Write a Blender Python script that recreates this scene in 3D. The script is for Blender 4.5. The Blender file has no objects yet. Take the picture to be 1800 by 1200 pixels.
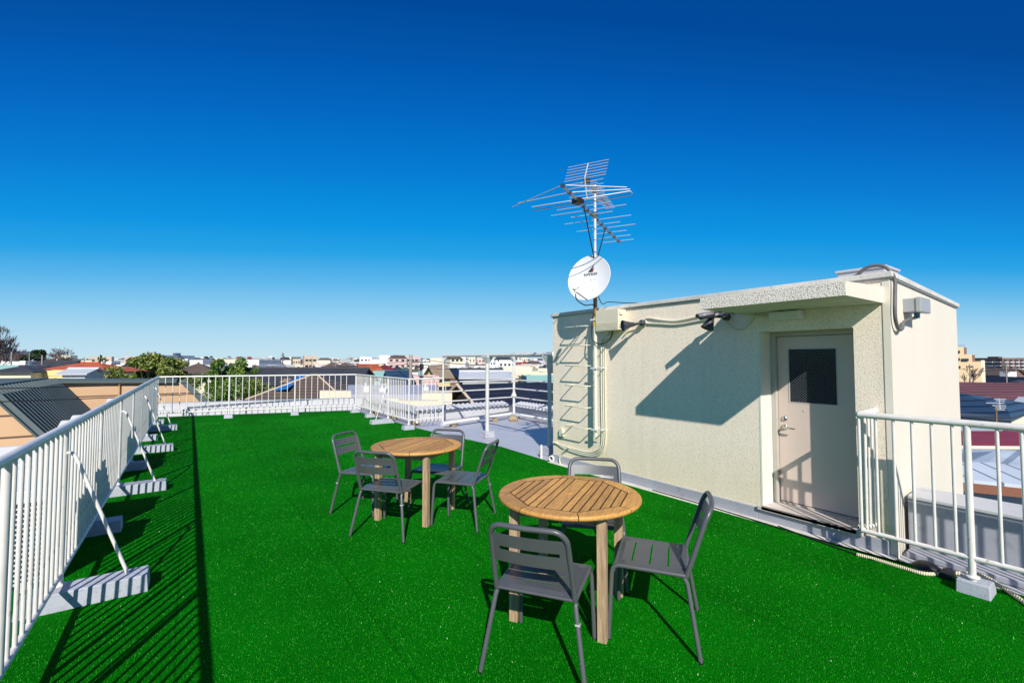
import bpy, math, random
import numpy as np
from mathutils import Vector, Matrix
random.seed(7); rng = np.random.default_rng(7)
SKY_SAT, SKY_STR, SUN_E, EXPO = 1.35, 0.085, 5.0, 0.10
S = bpy.context.scene
C = S.collection
R = math.radians

# ------------------------------------------------------------------ camera
CH = 1.65                                   # eye height above the roof deck (deck is z = 0)
PITCH = math.atan(32 / 800); PSI = math.atan(566 * math.cos(PITCH) / 800)
cam_d = bpy.data.cameras.new('camera'); cam = bpy.data.objects.new('camera', cam_d); C.objects.link(cam)
cam_d.lens = 16.0; cam_d.sensor_width = 36.0; cam_d.sensor_fit = 'HORIZONTAL'
cam_d.clip_start = 0.05; cam_d.clip_end = 20000
cam.location = (0, 0, CH); cam.rotation_euler = (math.pi / 2 + PITCH, 0, -PSI)
S.camera = cam
S.render.resolution_x = 1024; S.render.resolution_y = 682

# ------------------------------------------------------------------ sky and sun
TO_SUN = Vector((-.68, -1.22, 1.0)).normalized()
EL = math.asin(TO_SUN.z); AZ = math.atan2(TO_SUN.x, TO_SUN.y)
w = bpy.data.worlds.new('World'); S.world = w; w.use_nodes = True
nt = w.node_tree; nt.nodes.clear()
sky = nt.nodes.new('ShaderNodeTexSky'); sky.sky_type = 'NISHITA'; sky.sun_disc = False
sky.sun_elevation = EL; sky.sun_rotation = AZ; sky.altitude = 0
sky.air_density = 1.0; sky.dust_density = 0.25; sky.ozone_density = 4.0
hs = nt.nodes.new('ShaderNodeHueSaturation'); hs.inputs['Saturation'].default_value = SKY_SAT; hs.inputs['Value'].default_value = 1.0
bg = nt.nodes.new('ShaderNodeBackground'); bg.inputs[1].default_value = SKY_STR
wo = nt.nodes.new('ShaderNodeOutputWorld')
NW = nt.nodes.new; LW = nt.links.new
gc = NW('ShaderNodeTexCoord'); sp = NW('ShaderNodeSeparateXYZ'); LW(gc.outputs['Generated'], sp.inputs[0])
rp = NW('ShaderNodeValToRGB'); rp.color_ramp.interpolation = 'B_SPLINE' if False else 'LINEAR'
def lin(c): return [((v / 255 + .055) / 1.055) ** 2.4 if v > 10 else v / 255 / 12.92 for v in c]
stops = [(-5, (176, 200, 214)), (0.3, (196, 228, 244)), (3, (176, 219, 243)), (6, (142, 205, 241)), (9.4, (92, 184, 237)), (12.8, (34, 164, 232)), (16.2, (2, 150, 229)), (22.5, (0, 125, 213)), (28.4, (0, 104, 196)), (33, (0, 89, 178)), (38.5, (0, 73, 156)), (60, (0, 60, 140))]
el_ = rp.color_ramp.elements; pos_ = [max(0.0, math.tan(R(d_)) * .5 + .1) for d_, c_ in stops]
el_[0].position = pos_[0]; el_[1].position = pos_[-1]
for q_ in pos_[1:-1]: el_.new(q_)
for i, (deg, c) in enumerate(stops): el_[i].color = (*lin(c), 1)
mz = NW('ShaderNodeMath'); mz.operation = 'MULTIPLY_ADD'; ah = NW('ShaderNodeVectorMath'); ah.operation = 'DOT_PRODUCT'; LW(gc.outputs['Generated'], ah.inputs[0]); ah.inputs[1].default_value = (-TO_SUN.x / math.hypot(TO_SUN.x, TO_SUN.y), -TO_SUN.y / math.hypot(TO_SUN.x, TO_SUN.y), 0)
mxh = NW('ShaderNodeMath'); mxh.operation = 'MAXIMUM'; LW(ah.outputs['Value'], mxh.inputs[0]); mxh.inputs[1].default_value = .52
dvh = NW('ShaderNodeMath'); dvh.operation = 'DIVIDE'; LW(sp.outputs['Z'], dvh.inputs[0]); LW(mxh.outputs[0], dvh.inputs[1])
LW(dvh.outputs[0], mz.inputs[0]); mz.inputs[1].default_value = .5; mz.inputs[2].default_value = .1
LW(mz.outputs[0], rp.inputs[0])
sc_ = NW('ShaderNodeVectorMath'); sc_.operation = 'SCALE'; sc_.inputs['Scale'].default_value = 2 ** -EXPO / SKY_STR; LW(rp.outputs[0], sc_.inputs[0])
dt = NW('ShaderNodeVectorMath'); dt.operation = 'DOT_PRODUCT'; LW(gc.outputs['Generated'], dt.inputs[0]); dt.inputs[1].default_value = tuple(TO_SUN)
mf = NW('ShaderNodeMapRange'); LW(dt.outputs['Value'], mf.inputs[0]); mf.inputs['From Min'].default_value = .1; mf.inputs['From Max'].default_value = .8; mf.inputs['To Min'].default_value = .92; mf.inputs['To Max'].default_value = .25
mx = NW('ShaderNodeMix'); mx.data_type = 'RGBA'; LW(mf.outputs[0], mx.inputs[0]); LW(sky.outputs[0], hs.inputs['Color']); LW(hs.outputs[0], mx.inputs[6]); LW(sc_.outputs[0], mx.inputs[7])
LW(mx.outputs[2], bg.inputs[0]); nt.links.new(bg.outputs[0], wo.inputs[0])
sd = bpy.data.lights.new('sun', 'SUN'); sd.energy = SUN_E; sd.angle = R(0.53); sd.color = (1.0, 0.955, 0.88)
so = bpy.data.objects.new('sun', sd); C.objects.link(so); so.rotation_euler = TO_SUN.to_track_quat('Z', 'Y').to_euler()
S.view_settings.view_transform = 'Standard'; S.view_settings.look = 'None'
S.view_settings.exposure = EXPO; S.view_settings.gamma = 1.0
S.render.engine = 'CYCLES'
S.cycles.max_bounces = 6

# ------------------------------------------------------------------ materials
def nmat(name):
    m = bpy.data.materials.new(name); m.use_nodes = True
    nt = m.node_tree; b = nt.nodes['Principled BSDF']
    return m, nt, b
def mat(name, col, rough=.6, metal=0, var=0.0, vscale=3.0, bump=0.0, bscale=60.0, col2=None, spec=None, dirt=0.0, dcol=None, dth=.58):
    """base colour with soft procedural variation, optional bump and patches of dirt"""
    m, nt, b = nmat(name); N = nt.nodes.new; L = nt.links.new
    b.inputs['Roughness'].default_value = rough; b.inputs['Metallic'].default_value = metal
    if spec is not None: b.inputs['Specular IOR Level'].default_value = spec
    tc = N('ShaderNodeTexCoord')
    c2 = col2 or tuple(max(0, c * (1 - var)) for c in col)
    if var > 0 or col2:
        no = N('ShaderNodeTexNoise'); no.inputs['Scale'].default_value = vscale; no.inputs['Detail'].default_value = 6; no.inputs['Roughness'].default_value = .65
        L(tc.outputs['Object'], no.inputs['Vector'])
        cr = N('ShaderNodeValToRGB'); cr.color_ramp.elements[0].position = .35; cr.color_ramp.elements[1].position = .65
        cr.color_ramp.elements[0].color = (*c2, 1); cr.color_ramp.elements[1].color = (*col, 1)
        L(no.outputs['Fac'], cr.inputs[0]); out = cr.outputs[0]
        if dirt > 0:
            n2 = N('ShaderNodeTexNoise'); n2.inputs['Scale'].default_value = vscale * 4.3; n2.inputs['Detail'].default_value = 8
            L(tc.outputs['Object'], n2.inputs['Vector'])
            r2 = N('ShaderNodeValToRGB'); r2.color_ramp.elements[0].position = dth; r2.color_ramp.elements[1].position = dth + .12
            r2.color_ramp.elements[0].color = (0, 0, 0, 1); r2.color_ramp.elements[1].color = (dirt, dirt, dirt, 1)
            L(n2.outputs['Fac'], r2.inputs[0])
            mx = N('ShaderNodeMix'); mx.data_type = 'RGBA'; L(r2.outputs[0], mx.inputs[0]); L(out, mx.inputs[6]); mx.inputs[7].default_value = (*(dcol or [c * .35 for c in col]), 1)
            out = mx.outputs[2]
        L(out, b.inputs['Base Color'])
    else:
        b.inputs['Base Color'].default_value = (*col, 1)
    if bump > 0:
        nb = N('ShaderNodeTexNoise'); nb.inputs['Scale'].default_value = bscale; nb.inputs['Detail'].default_value = 4
        L(tc.outputs['Object'], nb.inputs['Vector'])
        bp = N('ShaderNodeBump'); bp.inputs['Strength'].default_value = bump; bp.inputs['Distance'].default_value = .01
        L(nb.outputs['Fac'], bp.inputs['Height']); L(bp.outputs[0], b.inputs['Normal'])
    return m
def stucco(name, col, scale=95.0, strength=1.0, spot=.45, grime=True):
    m, nt, b = nmat(name); N = nt.nodes.new; L = nt.links.new
    tc = N('ShaderNodeTexCoord'); b.inputs['Roughness'].default_value = .85
    n1 = N('ShaderNodeTexNoise'); n1.inputs['Scale'].default_value = scale; n1.inputs['Detail'].default_value = 3; n1.inputs['Roughness'].default_value = .6
    L(tc.outputs['Object'], n1.inputs['Vector'])
    r1 = N('ShaderNodeValToRGB'); r1.color_ramp.elements[0].position = .36; r1.color_ramp.elements[1].position = .50
    r1.color_ramp.elements[0].color = (*[c * spot for c in col], 1); r1.color_ramp.elements[1].color = (*col, 1)
    L(n1.outputs['Fac'], r1.inputs[0]); out = r1.outputs[0]
    if grime:
        n2 = N('ShaderNodeTexNoise'); n2.inputs['Scale'].default_value = 1.3; n2.inputs['Detail'].default_value = 7
        mp = N('ShaderNodeMapping'); mp.inputs['Scale'].default_value = (1, 1.6, .7); L(tc.outputs['Object'], mp.inputs[0]); L(mp.outputs[0], n2.inputs['Vector'])
        sx = N('ShaderNodeSeparateXYZ'); L(tc.outputs['Object'], sx.inputs[0])
        mr = N('ShaderNodeMapRange'); mr.inputs['From Min'].default_value = .1; mr.inputs['From Max'].default_value = .75; mr.inputs['To Min'].default_value = .75; mr.inputs['To Max'].default_value = 0
        L(sx.outputs['Z'], mr.inputs[0])
        mu = N('ShaderNodeMath'); mu.operation = 'MULTIPLY'; L(mr.outputs[0], mu.inputs[0]); L(n2.outputs['Fac'], mu.inputs[1])
        mx = N('ShaderNodeMix'); mx.data_type = 'RGBA'; L(mu.outputs[0], mx.inputs[0]); L(out, mx.inputs[6]); mx.inputs[7].default_value = (col[0] * .72, col[1] * .76, col[2] * .50, 1)
        out = mx.outputs[2]                       # pale algae creeping up from the kerb
        n4 = N('ShaderNodeTexNoise'); n4.inputs['Scale'].default_value = 1.0; n4.inputs['Detail'].default_value = 5; mp4 = N('ShaderNodeMapping'); mp4.inputs['Scale'].default_value = (9, 9, .5); L(tc.outputs['Object'], mp4.inputs[0]); L(mp4.outputs[0], n4.inputs['Vector'])
        r4 = N('ShaderNodeValToRGB'); r4.color_ramp.elements[0].position = .50; r4.color_ramp.elements[1].position = .78; r4.color_ramp.elements[0].color = (0, 0, 0, 1); r4.color_ramp.elements[1].color = (.16, .16, .16, 1); L(n4.outputs['Fac'], r4.inputs[0])
        m4 = N('ShaderNodeMix'); m4.data_type = 'RGBA'; L(r4.outputs[0], m4.inputs[0]); L(out, m4.inputs[6]); m4.inputs[7].default_value = (.42, .38, .29, 1); out = m4.outputs[2]
    L(out, b.inputs['Base Color'])
    bp = N('ShaderNodeBump'); bp.inputs['Strength'].default_value = strength; bp.inputs['Distance'].default_value = .012
    L(n1.outputs['Fac'], bp.inputs['Height']); L(bp.outputs[0], b.inputs['Normal'])
    return m
def wood(name, c1, c2, rough=.55, direction=(1, 12, 12), ang=0):
    m, nt, b = nmat(name); N = nt.nodes.new; L = nt.links.new
    tc = N('ShaderNodeTexCoord'); mp = N('ShaderNodeMapping'); mp.inputs['Scale'].default_value = direction; mp.inputs['Rotation'].default_value = (0, 0, ang)
    L(tc.outputs['Object'], mp.inputs[0])
    n1 = N('ShaderNodeTexNoise'); n1.inputs['Scale'].default_value = 7; n1.inputs['Detail'].default_value = 9; n1.inputs['Roughness'].default_value = .7
    L(mp.outputs[0], n1.inputs['Vector'])
    cr = N('ShaderNodeValToRGB'); cr.color_ramp.elements[0].position = .3; cr.color_ramp.elements[1].position = .68
    cr.color_ramp.elements[0].color = (*c2, 1); cr.color_ramp.elements[1].color = (*c1, 1); L(n1.outputs['Fac'], cr.inputs[0])
    gi = N('ShaderNodeNewGeometry'); hv = N('ShaderNodeHueSaturation')
    mr = N('ShaderNodeMapRange'); mr.inputs['To Min'].default_value = .76; mr.inputs['To Max'].default_value = 1.18
    L(gi.outputs['Random Per Island'], mr.inputs[0]); L(mr.outputs[0], hv.inputs['Value']); L(cr.outputs[0], hv.inputs['Color'])
    L(hv.outputs[0], b.inputs['Base Color']); b.inputs['Roughness'].default_value = rough
    bp = N('ShaderNodeBump'); bp.inputs['Strength'].default_value = .35; bp.inputs['Distance'].default_value = .002
    L(n1.outputs['Fac'], bp.inputs['Height']); L(bp.outputs[0], b.inputs['Normal'])
    return m
def stripes(name, col, dark, axis, period, frac, rough=.6, bump=.6, ang=0.0, var=.15):
    """boards, tiles, corrugation: dark joints every `period` metres along one object axis"""
    m, nt, b = nmat(name); N = nt.nodes.new; L = nt.links.new
    tc = N('ShaderNodeTexCoord'); mp = N('ShaderNodeMapping'); mp.inputs['Rotation'].default_value = (0, 0, ang); L(tc.outputs['Object'], mp.inputs[0])
    sx = N('ShaderNodeSeparateXYZ'); L(mp.outputs[0], sx.inputs[0])
    d = N('ShaderNodeMath'); d.operation = 'DIVIDE'; L(sx.outputs[axis], d.inputs[0]); d.inputs[1].default_value = period
    f = N('ShaderNodeMath'); f.operation = 'FRACT'; L(d.outputs[0], f.inputs[0])
    pp = N('ShaderNodeMath'); pp.operation = 'PINGPONG'; L(f.outputs[0], pp.inputs[0]); pp.inputs[1].default_value = .5
    cr = N('ShaderNodeValToRGB'); cr.color_ramp.elements[0].position = frac * .5; cr.color_ramp.elements[1].position = min(.49, frac * .5 + .04)
    cr.color_ramp.elements[0].color = (*dark, 1); cr.color_ramp.elements[1].color = (*col, 1); L(pp.outputs[0], cr.inputs[0])
    no = N('ShaderNodeTexNoise'); no.inputs['Scale'].default_value = 1.2; no.inputs['Detail'].default_value = 8; L(tc.outputs['Object'], no.inputs['Vector'])
    mr = N('ShaderNodeMapRange'); mr.inputs['From Min'].default_value = .3; mr.inputs['From Max'].default_value = .7; mr.inputs['To Min'].default_value = 1 - var; mr.inputs['To Max'].default_value = 1 + var
    L(no.outputs['Fac'], mr.inputs[0]); hv = N('ShaderNodeHueSaturation'); L(mr.outputs[0], hv.inputs['Value']); L(cr.outputs[0], hv.inputs['Color'])
    L(hv.outputs[0], b.inputs['Base Color']); b.inputs['Roughness'].default_value = rough
    if bump:
        bp = N('ShaderNodeBump'); bp.inputs['Strength'].default_value = bump; bp.inputs['Distance'].default_value = .02
        L(pp.outputs[0], bp.inputs['Height']); L(bp.outputs[0], b.inputs['Normal'])
    return m
def leafmat(name, c1, c2, c3, trans=.25, rough=.55):
    m, nt, b = nmat(name); N = nt.nodes.new; L = nt.links.new
    gi = N('ShaderNodeNewGeometry'); cr = N('ShaderNodeValToRGB'); cr.color_ramp.elements[0].color = (*c1, 1); cr.color_ramp.elements[1].color = (*c3, 1)
    e = cr.color_ramp.elements.new(.55); e.color = (*c2, 1)
    L(gi.outputs['Random Per Island'], cr.inputs[0]); L(cr.outputs[0], b.inputs['Base Color']); b.inputs['Roughness'].default_value = rough
    b.inputs['Specular IOR Level'].default_value = .3
    return m

M = {}
M['rail'] = mat('rail_paint', (.79, .75, .70), .40, var=.14, vscale=7, dirt=.7, dcol=(.20, .09, .04), dth=.66)
M['rail_dark'] = mat('frame_paint', (.70, .69, .66), .45, var=.15, vscale=6, dirt=.2)
M['block'] = mat('block_paint', (.48, .50, .56), .65, var=.20, vscale=5, bump=.2, bscale=60, dirt=.45)
M['floor'] = mat('deck_paint', (.49, .49, .54), .42, var=.10, vscale=.9, bump=.06, bscale=30, dirt=.22)
M['parapet'] = mat('parapet_paint', (.55, .55, .57), .5, var=.10, vscale=1.4, bump=.1, bscale=25, dirt=.2)
M['kerb'] = mat('kerb_paint', (.40, .41, .46), .5, var=.14, vscale=2.2, bump=.12, bscale=40, dirt=.3)
M['stucco'] = stucco('sprayed_stucco', (.99, .855, .68), 110, .42, .74)
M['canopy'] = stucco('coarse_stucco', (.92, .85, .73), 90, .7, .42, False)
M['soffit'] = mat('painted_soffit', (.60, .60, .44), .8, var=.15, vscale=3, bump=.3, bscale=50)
M['white_wall'] = mat('smooth_white_render', (.79, .725, .60), .75, var=.04, vscale=1.1, bump=.05, bscale=20)
M['jamb'] = mat('jamb_paint', (.82, .81, .70), .7, var=.08, vscale=4)
M['coping'] = mat('coping_paint', (.74, .71, .64), .7, var=.2, vscale=4, bump=.3, bscale=50, dirt=.4)
M['door'] = mat('door_paint', (.72, .575, .50), .42, var=.05, vscale=1.2)
M['frame'] = mat('door_frame_paint', (.50, .47, .42), .45, var=.08, vscale=3)
M['steel'] = mat('brushed_steel', (.55, .53, .48), .3, metal=1.0, var=.1, vscale=20)
M['chair'] = mat('chair_powder_coat', (.092, .099, .105), .36, var=.12, vscale=5, spec=.6, bump=.03, bscale=180)
M['chip'] = mat('bare_chip', (.5, .5, .5), .4)
M['teak'] = wood('varnished_wood', (.78, .42, .105), (.40, .18, .045), .55)
M['gap_shade'] = mat('painted_gap_shade', (.075, .038, .014), .9)  # dark tone puts the shade of the tabletop gaps into the side faces
M['leg_wood'] = wood('weathered_wood', (.62, .44, .26), (.25, .16, .095), .75, direction=(9, 9, .8))
M['apron'] = wood('apron_wood', (.36, .27, .19), (.22, .16, .11), .8, direction=(2, 2, 8))
M['pvc'] = mat('white_pvc', (.80, .78, .74), .35, var=.05, vscale=6)
M['cream_pvc'] = mat('cream_conduit', (.72, .70, .56), .45, var=.08, vscale=6)
M['cream_box'] = mat('cream_plastic', (.76, .70, .52), .5, var=.05, vscale=4)
M['grey_box'] = mat('grey_plastic', (.36, .38, .40), .5, var=.08, vscale=7)
M['flex'] = mat('flex_conduit', (.15, .14, .135), .5, var=.2, vscale=9)
M['black'] = mat('black_rubber', (.012, .012, .014), .45)
M['darkgrey'] = mat('charcoal_housing', (.045, .047, .058), .4, var=.1, vscale=10)
M['alu'] = mat('aluminium_rod', (.62, .62, .62), .5, metal=.5)
M['boom'] = mat('boom_metal', (.42, .36, .32), .4, metal=.6)
M['mast'] = mat('galvanised_mast', (.72, .74, .76), .35, metal=.35, var=.1, vscale=15)
M['dish'] = mat('dish_paint', (.80, .80, .82), .35, var=.03, vscale=3)
M['yellow'] = mat('yellow_tape', (.75, .50, .05), .6)
M['rust'] = mat('brown_tape', (.25, .14, .06), .7, var=.3, vscale=20)
M['rope'] = stripes('twisted_rope', (.72, .66, .46), (.46, .41, .26), 1, .013, .3, .8, .5)
M['stone'] = mat('beige_stone', (.42, .32, .20), .9, var=.4, vscale=9, bump=.6, bscale=18)
M['ac'] = mat('white_steel_casing', (.74, .74, .73), .4, var=.05, vscale=3)
M['void'] = mat('dark_interior', (.03, .026, .03), .8)
M['red'] = mat('emblem_red', (.25, .02, .03), .5)
M['lens'] = mat('lens_glass', (.03, .10, .16), .05, spec=1.0)
M['reflector'] = mat('lamp_reflector', (.6, .7, .62), .1, metal=.8)

# ------------------------------------------------------------------ mesh builder
class MB:
    def __init__(s): s.v = []; s.f = []; s.m = []; s.sm = []
    def add(s, vs, fs, smooth=False, mi=0):
        o = len(s.v); s.v += [tuple(v) for v in vs]
        for f in fs: s.f.append([o + i for i in f]); s.m.append(mi); s.sm.append(smooth)
    def box(s, x0, x1, y0, y1, z0, z1, mi=0):
        s.add([(x0, y0, z0), (x1, y0, z0), (x1, y1, z0), (x0, y1, z0), (x0, y0, z1), (x1, y0, z1), (x1, y1, z1), (x0, y1, z1)],
              [(0, 3, 2, 1), (4, 5, 6, 7), (0, 1, 5, 4), (1, 2, 6, 5), (2, 3, 7, 6), (3, 0, 4, 7)], False, mi); return s
    def obox(s, c, hx, hy, hz, ax=(1, 0, 0), up=(0, 0, 1), mi=0):
        X = Vector(ax).normalized(); Z = Vector(up); Z = (Z - X * Z.dot(X)).normalized(); Y = Z.cross(X); c = Vector(c)
        vs = [c + X * hx * a + Y * hy * b + Z * hz * d for d in (-1, 1) for a, b in ((-1, -1), (1, -1), (1, 1), (-1, 1))]
        s.add(vs, [(0, 3, 2, 1), (4, 5, 6, 7), (0, 1, 5, 4), (1, 2, 6, 5), (2, 3, 7, 6), (3, 0, 4, 7)], False, mi); return s
    def prism(s, poly, z0, z1, mi=0):
        n = len(poly); a = sum(poly[i][0] * poly[(i + 1) % n][1] - poly[(i + 1) % n][0] * poly[i][1] for i in range(n))
        if a < 0: poly = poly[::-1]
        zz0 = z0 if callable(z0) else (lambda x, y: z0); zz1 = z1 if callable(z1) else (lambda x, y: z1)
        vs = [(x, y, zz0(x, y)) for x, y in poly] + [(x, y, zz1(x, y)) for x, y in poly]
        s.add(vs, [tuple(range(n - 1, -1, -1)), tuple(range(n, 2 * n))] + [(i, (i + 1) % n, n + (i + 1) % n, n + i) for i in range(n)], False, mi); return s
    def tube(s, pts, r, seg=10, caps=True, mi=0, closed=False, smooth=True):
        P = [Vector(p) for p in pts]; n = len(P); rr = r if isinstance(r, (list, tuple)) else [r] * n
        rings = []; prev = None
        for i in range(n):
            if closed: t = (P[(i + 1) % n] - P[i - 1])
            elif i == 0: t = P[1] - P[0]
            elif i == n - 1: t = P[-1] - P[-2]
            else: t = (P[i + 1] - P[i]).normalized() + (P[i] - P[i - 1]).normalized()
            t.normalize()
            if prev is None:
                a = Vector((0, 0, 1)) if abs(t.z) < .9 else Vector((1, 0, 0)); u = (a - t * a.dot(t)).normalized()
            else: u = (prev - t * prev.dot(t)).normalized()
            prev = u; q = t.cross(u)
            rings.append([P[i] + (u * math.cos(2 * math.pi * k / seg) + q * math.sin(2 * math.pi * k / seg)) * rr[i] for k in range(seg)])
        vs = [v for ring in rings for v in ring]; fs = []
        for i in range(n if closed else n - 1):
            j = (i + 1) % n
            for k in range(seg): fs.append((i * seg + k, i * seg + (k + 1) % seg, j * seg + (k + 1) % seg, j * seg + k))
        s.add(vs, fs, smooth, mi)
        if caps and not closed: s.add(rings[0], [tuple(range(seg - 1, -1, -1))], False, mi); s.add(rings[-1], [tuple(range(seg))], False, mi)
        return s
    def lathe(s, prof, c, axis, seg=24, mi=0, smooth=True):
        A = Vector(axis).normalized(); a = Vector((0, 0, 1)) if abs(A.z) < .9 else Vector((1, 0, 0)); u = (a - A * a.dot(A)).normalized(); q = A.cross(u); c = Vector(c)
        vs = [c + A * h + (u * math.cos(2 * math.pi * k / seg) + q * math.sin(2 * math.pi * k / seg)) * r for r, h in prof for k in range(seg)]
        fs = [(i * seg + k, i * seg + (k + 1) % seg, (i + 1) * seg + (k + 1) % seg, (i + 1) * seg + k) for i in range(len(prof) - 1) for k in range(seg)]
        s.add(vs, fs, smooth, mi); return s
    def mesh(s, name, mats):
        me = bpy.data.meshes.new(name); me.from_pydata(s.v, [], s.f)
        for m in (mats if isinstance(mats, (list, tuple)) else [mats]): me.materials.append(m)
        me.polygons.foreach_set('material_index', s.m); me.polygons.foreach_set('use_smooth', s.sm); me.update()
        return me
    def build(s, name, mats, parent=None, bevel=0, seg=2):
        o = bpy.data.objects.new(name, s.mesh(name, mats)); C.objects.link(o)
        if parent is not None: adopt(o, parent)
        if bevel:
            b = o.modifiers.new('bevel', 'BEVEL'); b.width = bevel; b.segments = seg; b.limit_method = 'ANGLE'; b.angle_limit = R(35)
        return o
def wmat(o):
    m = Matrix.Translation(o.location) @ o.rotation_euler.to_matrix().to_4x4()
    return wmat(o.parent) @ o.matrix_parent_inverse @ m if o.parent else m
def adopt(o, parent):
    o.parent = parent; o.matrix_parent_inverse = wmat(parent).inverted()
def tag(o, label=None, cat=None, group=None, kind=None):
    if label: o['label'] = label
    if cat: o['category'] = cat
    if group: o['group'] = group
    if kind: o['kind'] = kind
    return o
def thing(name, label, cat, loc=(0, 0, 0), rotz=0, group=None):
    o = bpy.data.objects.new(name, None); C.objects.link(o); o.empty_display_size = .1
    o.location = loc; o.rotation_euler = (0, 0, rotz); return tag(o, label, cat, group)
def copy_tree(o, parent=None, loc=None, rotz=None, label=None):
    c = o.copy(); C.objects.link(c)
    if parent is not None: c.parent = parent
    if loc is not None: c.location = loc
    if rotz is not None: c.rotation_euler = (0, 0, rotz)
    if label: c['label'] = label
    for ch in kids[o.name] if o.name in kids else [k for k in list(o.children)]: copy_tree(ch, c)
    return c
kids = {}
def arc(c, r, a0, a1, n, plane='xy', z=0):
    out = []
    for i in range(n + 1):
        a = a0 + (a1 - a0) * i / n; u, v = c[0] + r * math.cos(a), c[1] + r * math.sin(a)
        out.append((u, v, z) if plane == 'xy' else ((z, u, v) if plane == 'yz' else (u, z, v)))
    return out
def smoothpath(pts, n=6):
    P = [Vector(p) for p in pts]; out = []
    for i in range(len(P) - 1):
        p0 = P[max(i - 1, 0)]; p1 = P[i]; p2 = P[i + 1]; p3 = P[min(i + 2, len(P) - 1)]
        for k in range(n):
            t = k / n
            out.append(.5 * ((2 * p1) + (-p0 + p2) * t + (2 * p0 - 5 * p1 + 4 * p2 - p3) * t * t + (-p0 + 3 * p1 - 3 * p2 + p3) * t ** 3))
    return out + [P[-1]]
# bearings measured from the camera station: a direction, then a plane or a depth in the real scene
_F = Vector((math.sin(PSI) * math.cos(PITCH), math.cos(PSI) * math.cos(PITCH), math.sin(PITCH)))
_R = Vector((math.cos(PSI), -math.sin(PSI), 0)); _U = _R.cross(_F); _C = Vector((0, 0, CH))
def ray(px, py): return _F + _R * ((px - 900) / 800) - _U * ((py - 600) / 800)
def at(px, py, depth): return _C + ray(px, py) * depth
def on_x(px, py, X): d = ray(px, py); return _C + d * (X / d.x)
def on_z(px, py, z): d = ray(px, py); return _C + d * ((z - CH) / d.z)
GZ = -9.0
# ================================================================== ground and our own building
g = MB(); n_ = 48
g.add([(6500 * math.cos(2 * math.pi * i / n_), 6500 * math.sin(2 * math.pi * i / n_), GZ) for i in range(n_)], [tuple(range(n_))])
tag(g.build('ground', mat('town_ground', (.17, .17, .165), .9, var=.45, vscale=.02)), kind='structure')
deck_poly = [(-1.75, -3), (5.5, -3), (5.5, 1.36), (8.4, 1.56), (8.4, 5.7), (8.2, 11.75), (5.2, 11.75), (5.2, 15.75), (-1.75, 17.55)]
b = MB(); b.prism(deck_poly, GZ, -.004)
tag(b.build('apartment_building', mat('facade_render', (.62, .61, .58), .8, var=.1, vscale=.5)), 'pale rendered apartment building whose roof deck carries the green turf', 'building')
f = MB(); f.add([(x, y, 0) for x, y in deck_poly], [tuple(range(len(deck_poly)))])
tag(f.build('deck_floor', M['floor']), kind='structure')

# artificial turf: backing sheet plus short blades
turf_poly = [(-1.45, -2.5), (4.78, -2.5), (4.78, 5.7), (4.84, 7.2), (4.56, 9.5), (4.47, 10.6), (4.36, 15.15), (-1.45, 16.75)]
def ROLL(nt, tc, n2):
    N = nt.nodes.new; L = nt.links.new; sx = N('ShaderNodeSeparateXYZ'); L(tc.outputs['Object'], sx.inputs[0]); nx = N('ShaderNodeTexNoise'); nx.inputs['Scale'].default_value = .7; L(tc.outputs['Object'], nx.inputs['Vector'])
    a_ = N('ShaderNodeMath'); a_.operation = 'MULTIPLY_ADD'; L(nx.outputs['Fac'], a_.inputs[0]); a_.inputs[1].default_value = .08; L(sx.outputs['X'], a_.inputs[2])
    d = N('ShaderNodeMath'); d.operation = 'DIVIDE'; L(a_.outputs[0], d.inputs[0]); d.inputs[1].default_value = 1.02
    fl = N('ShaderNodeMath'); fl.operation = 'FLOOR'; L(d.outputs[0], fl.inputs[0]); wn = N('ShaderNodeTexWhiteNoise'); wn.noise_dimensions = '1D'; L(fl.outputs[0], wn.inputs['W'])
    fr = N('ShaderNodeMath'); fr.operation = 'FRACT'; L(d.outputs[0], fr.inputs[0]); lt = N('ShaderNodeMath'); lt.operation = 'LESS_THAN'; L(fr.outputs[0], lt.inputs[0]); lt.inputs[1].default_value = .012
    s1 = N('ShaderNodeMath'); s1.operation = 'MULTIPLY_ADD'; L(wn.outputs['Value'], s1.inputs[0]); s1.inputs[1].default_value = .12; L(n2.outputs['Fac'], s1.inputs[2])
    s2 = N('ShaderNodeMath'); s2.operation = 'MULTIPLY_ADD'; L(lt.outputs[0], s2.inputs[0]); s2.inputs[1].default_value = -.28; L(s1.outputs[0], s2.inputs[2]); ROLL.out = s2.outputs[0]
m, nt, bs = nmat('turf'); N = nt.nodes.new; L = nt.links.new
tc = N('ShaderNodeTexCoord'); n1 = N('ShaderNodeTexNoise'); n1.inputs['Scale'].default_value = 190; n1.inputs['Detail'].default_value = 3
L(tc.outputs['Object'], n1.inputs['Vector'])
n2 = N('ShaderNodeTexNoise'); n2.inputs['Scale'].default_value = .9; n2.inputs['Detail'].default_value = 6; L(tc.outputs['Object'], n2.inputs['Vector'])
cr = N('ShaderNodeValToRGB'); cr.color_ramp.elements[0].position = .38; cr.color_ramp.elements[1].position = .70
cr.color_ramp.elements[0].color = (.0003, .055, .0006, 1); cr.color_ramp.elements[1].color = (.001, .27, .002, 1)
L(n1.outputs['Fac'], cr.inputs[0])
ROLL(nt, tc, n2)
mr = N('ShaderNodeMapRange'); mr.inputs['From Min'].default_value = .3; mr.inputs['From Max'].default_value = .7; mr.inputs['To Min'].default_value = .78; mr.inputs['To Max'].default_value = 1.2
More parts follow.
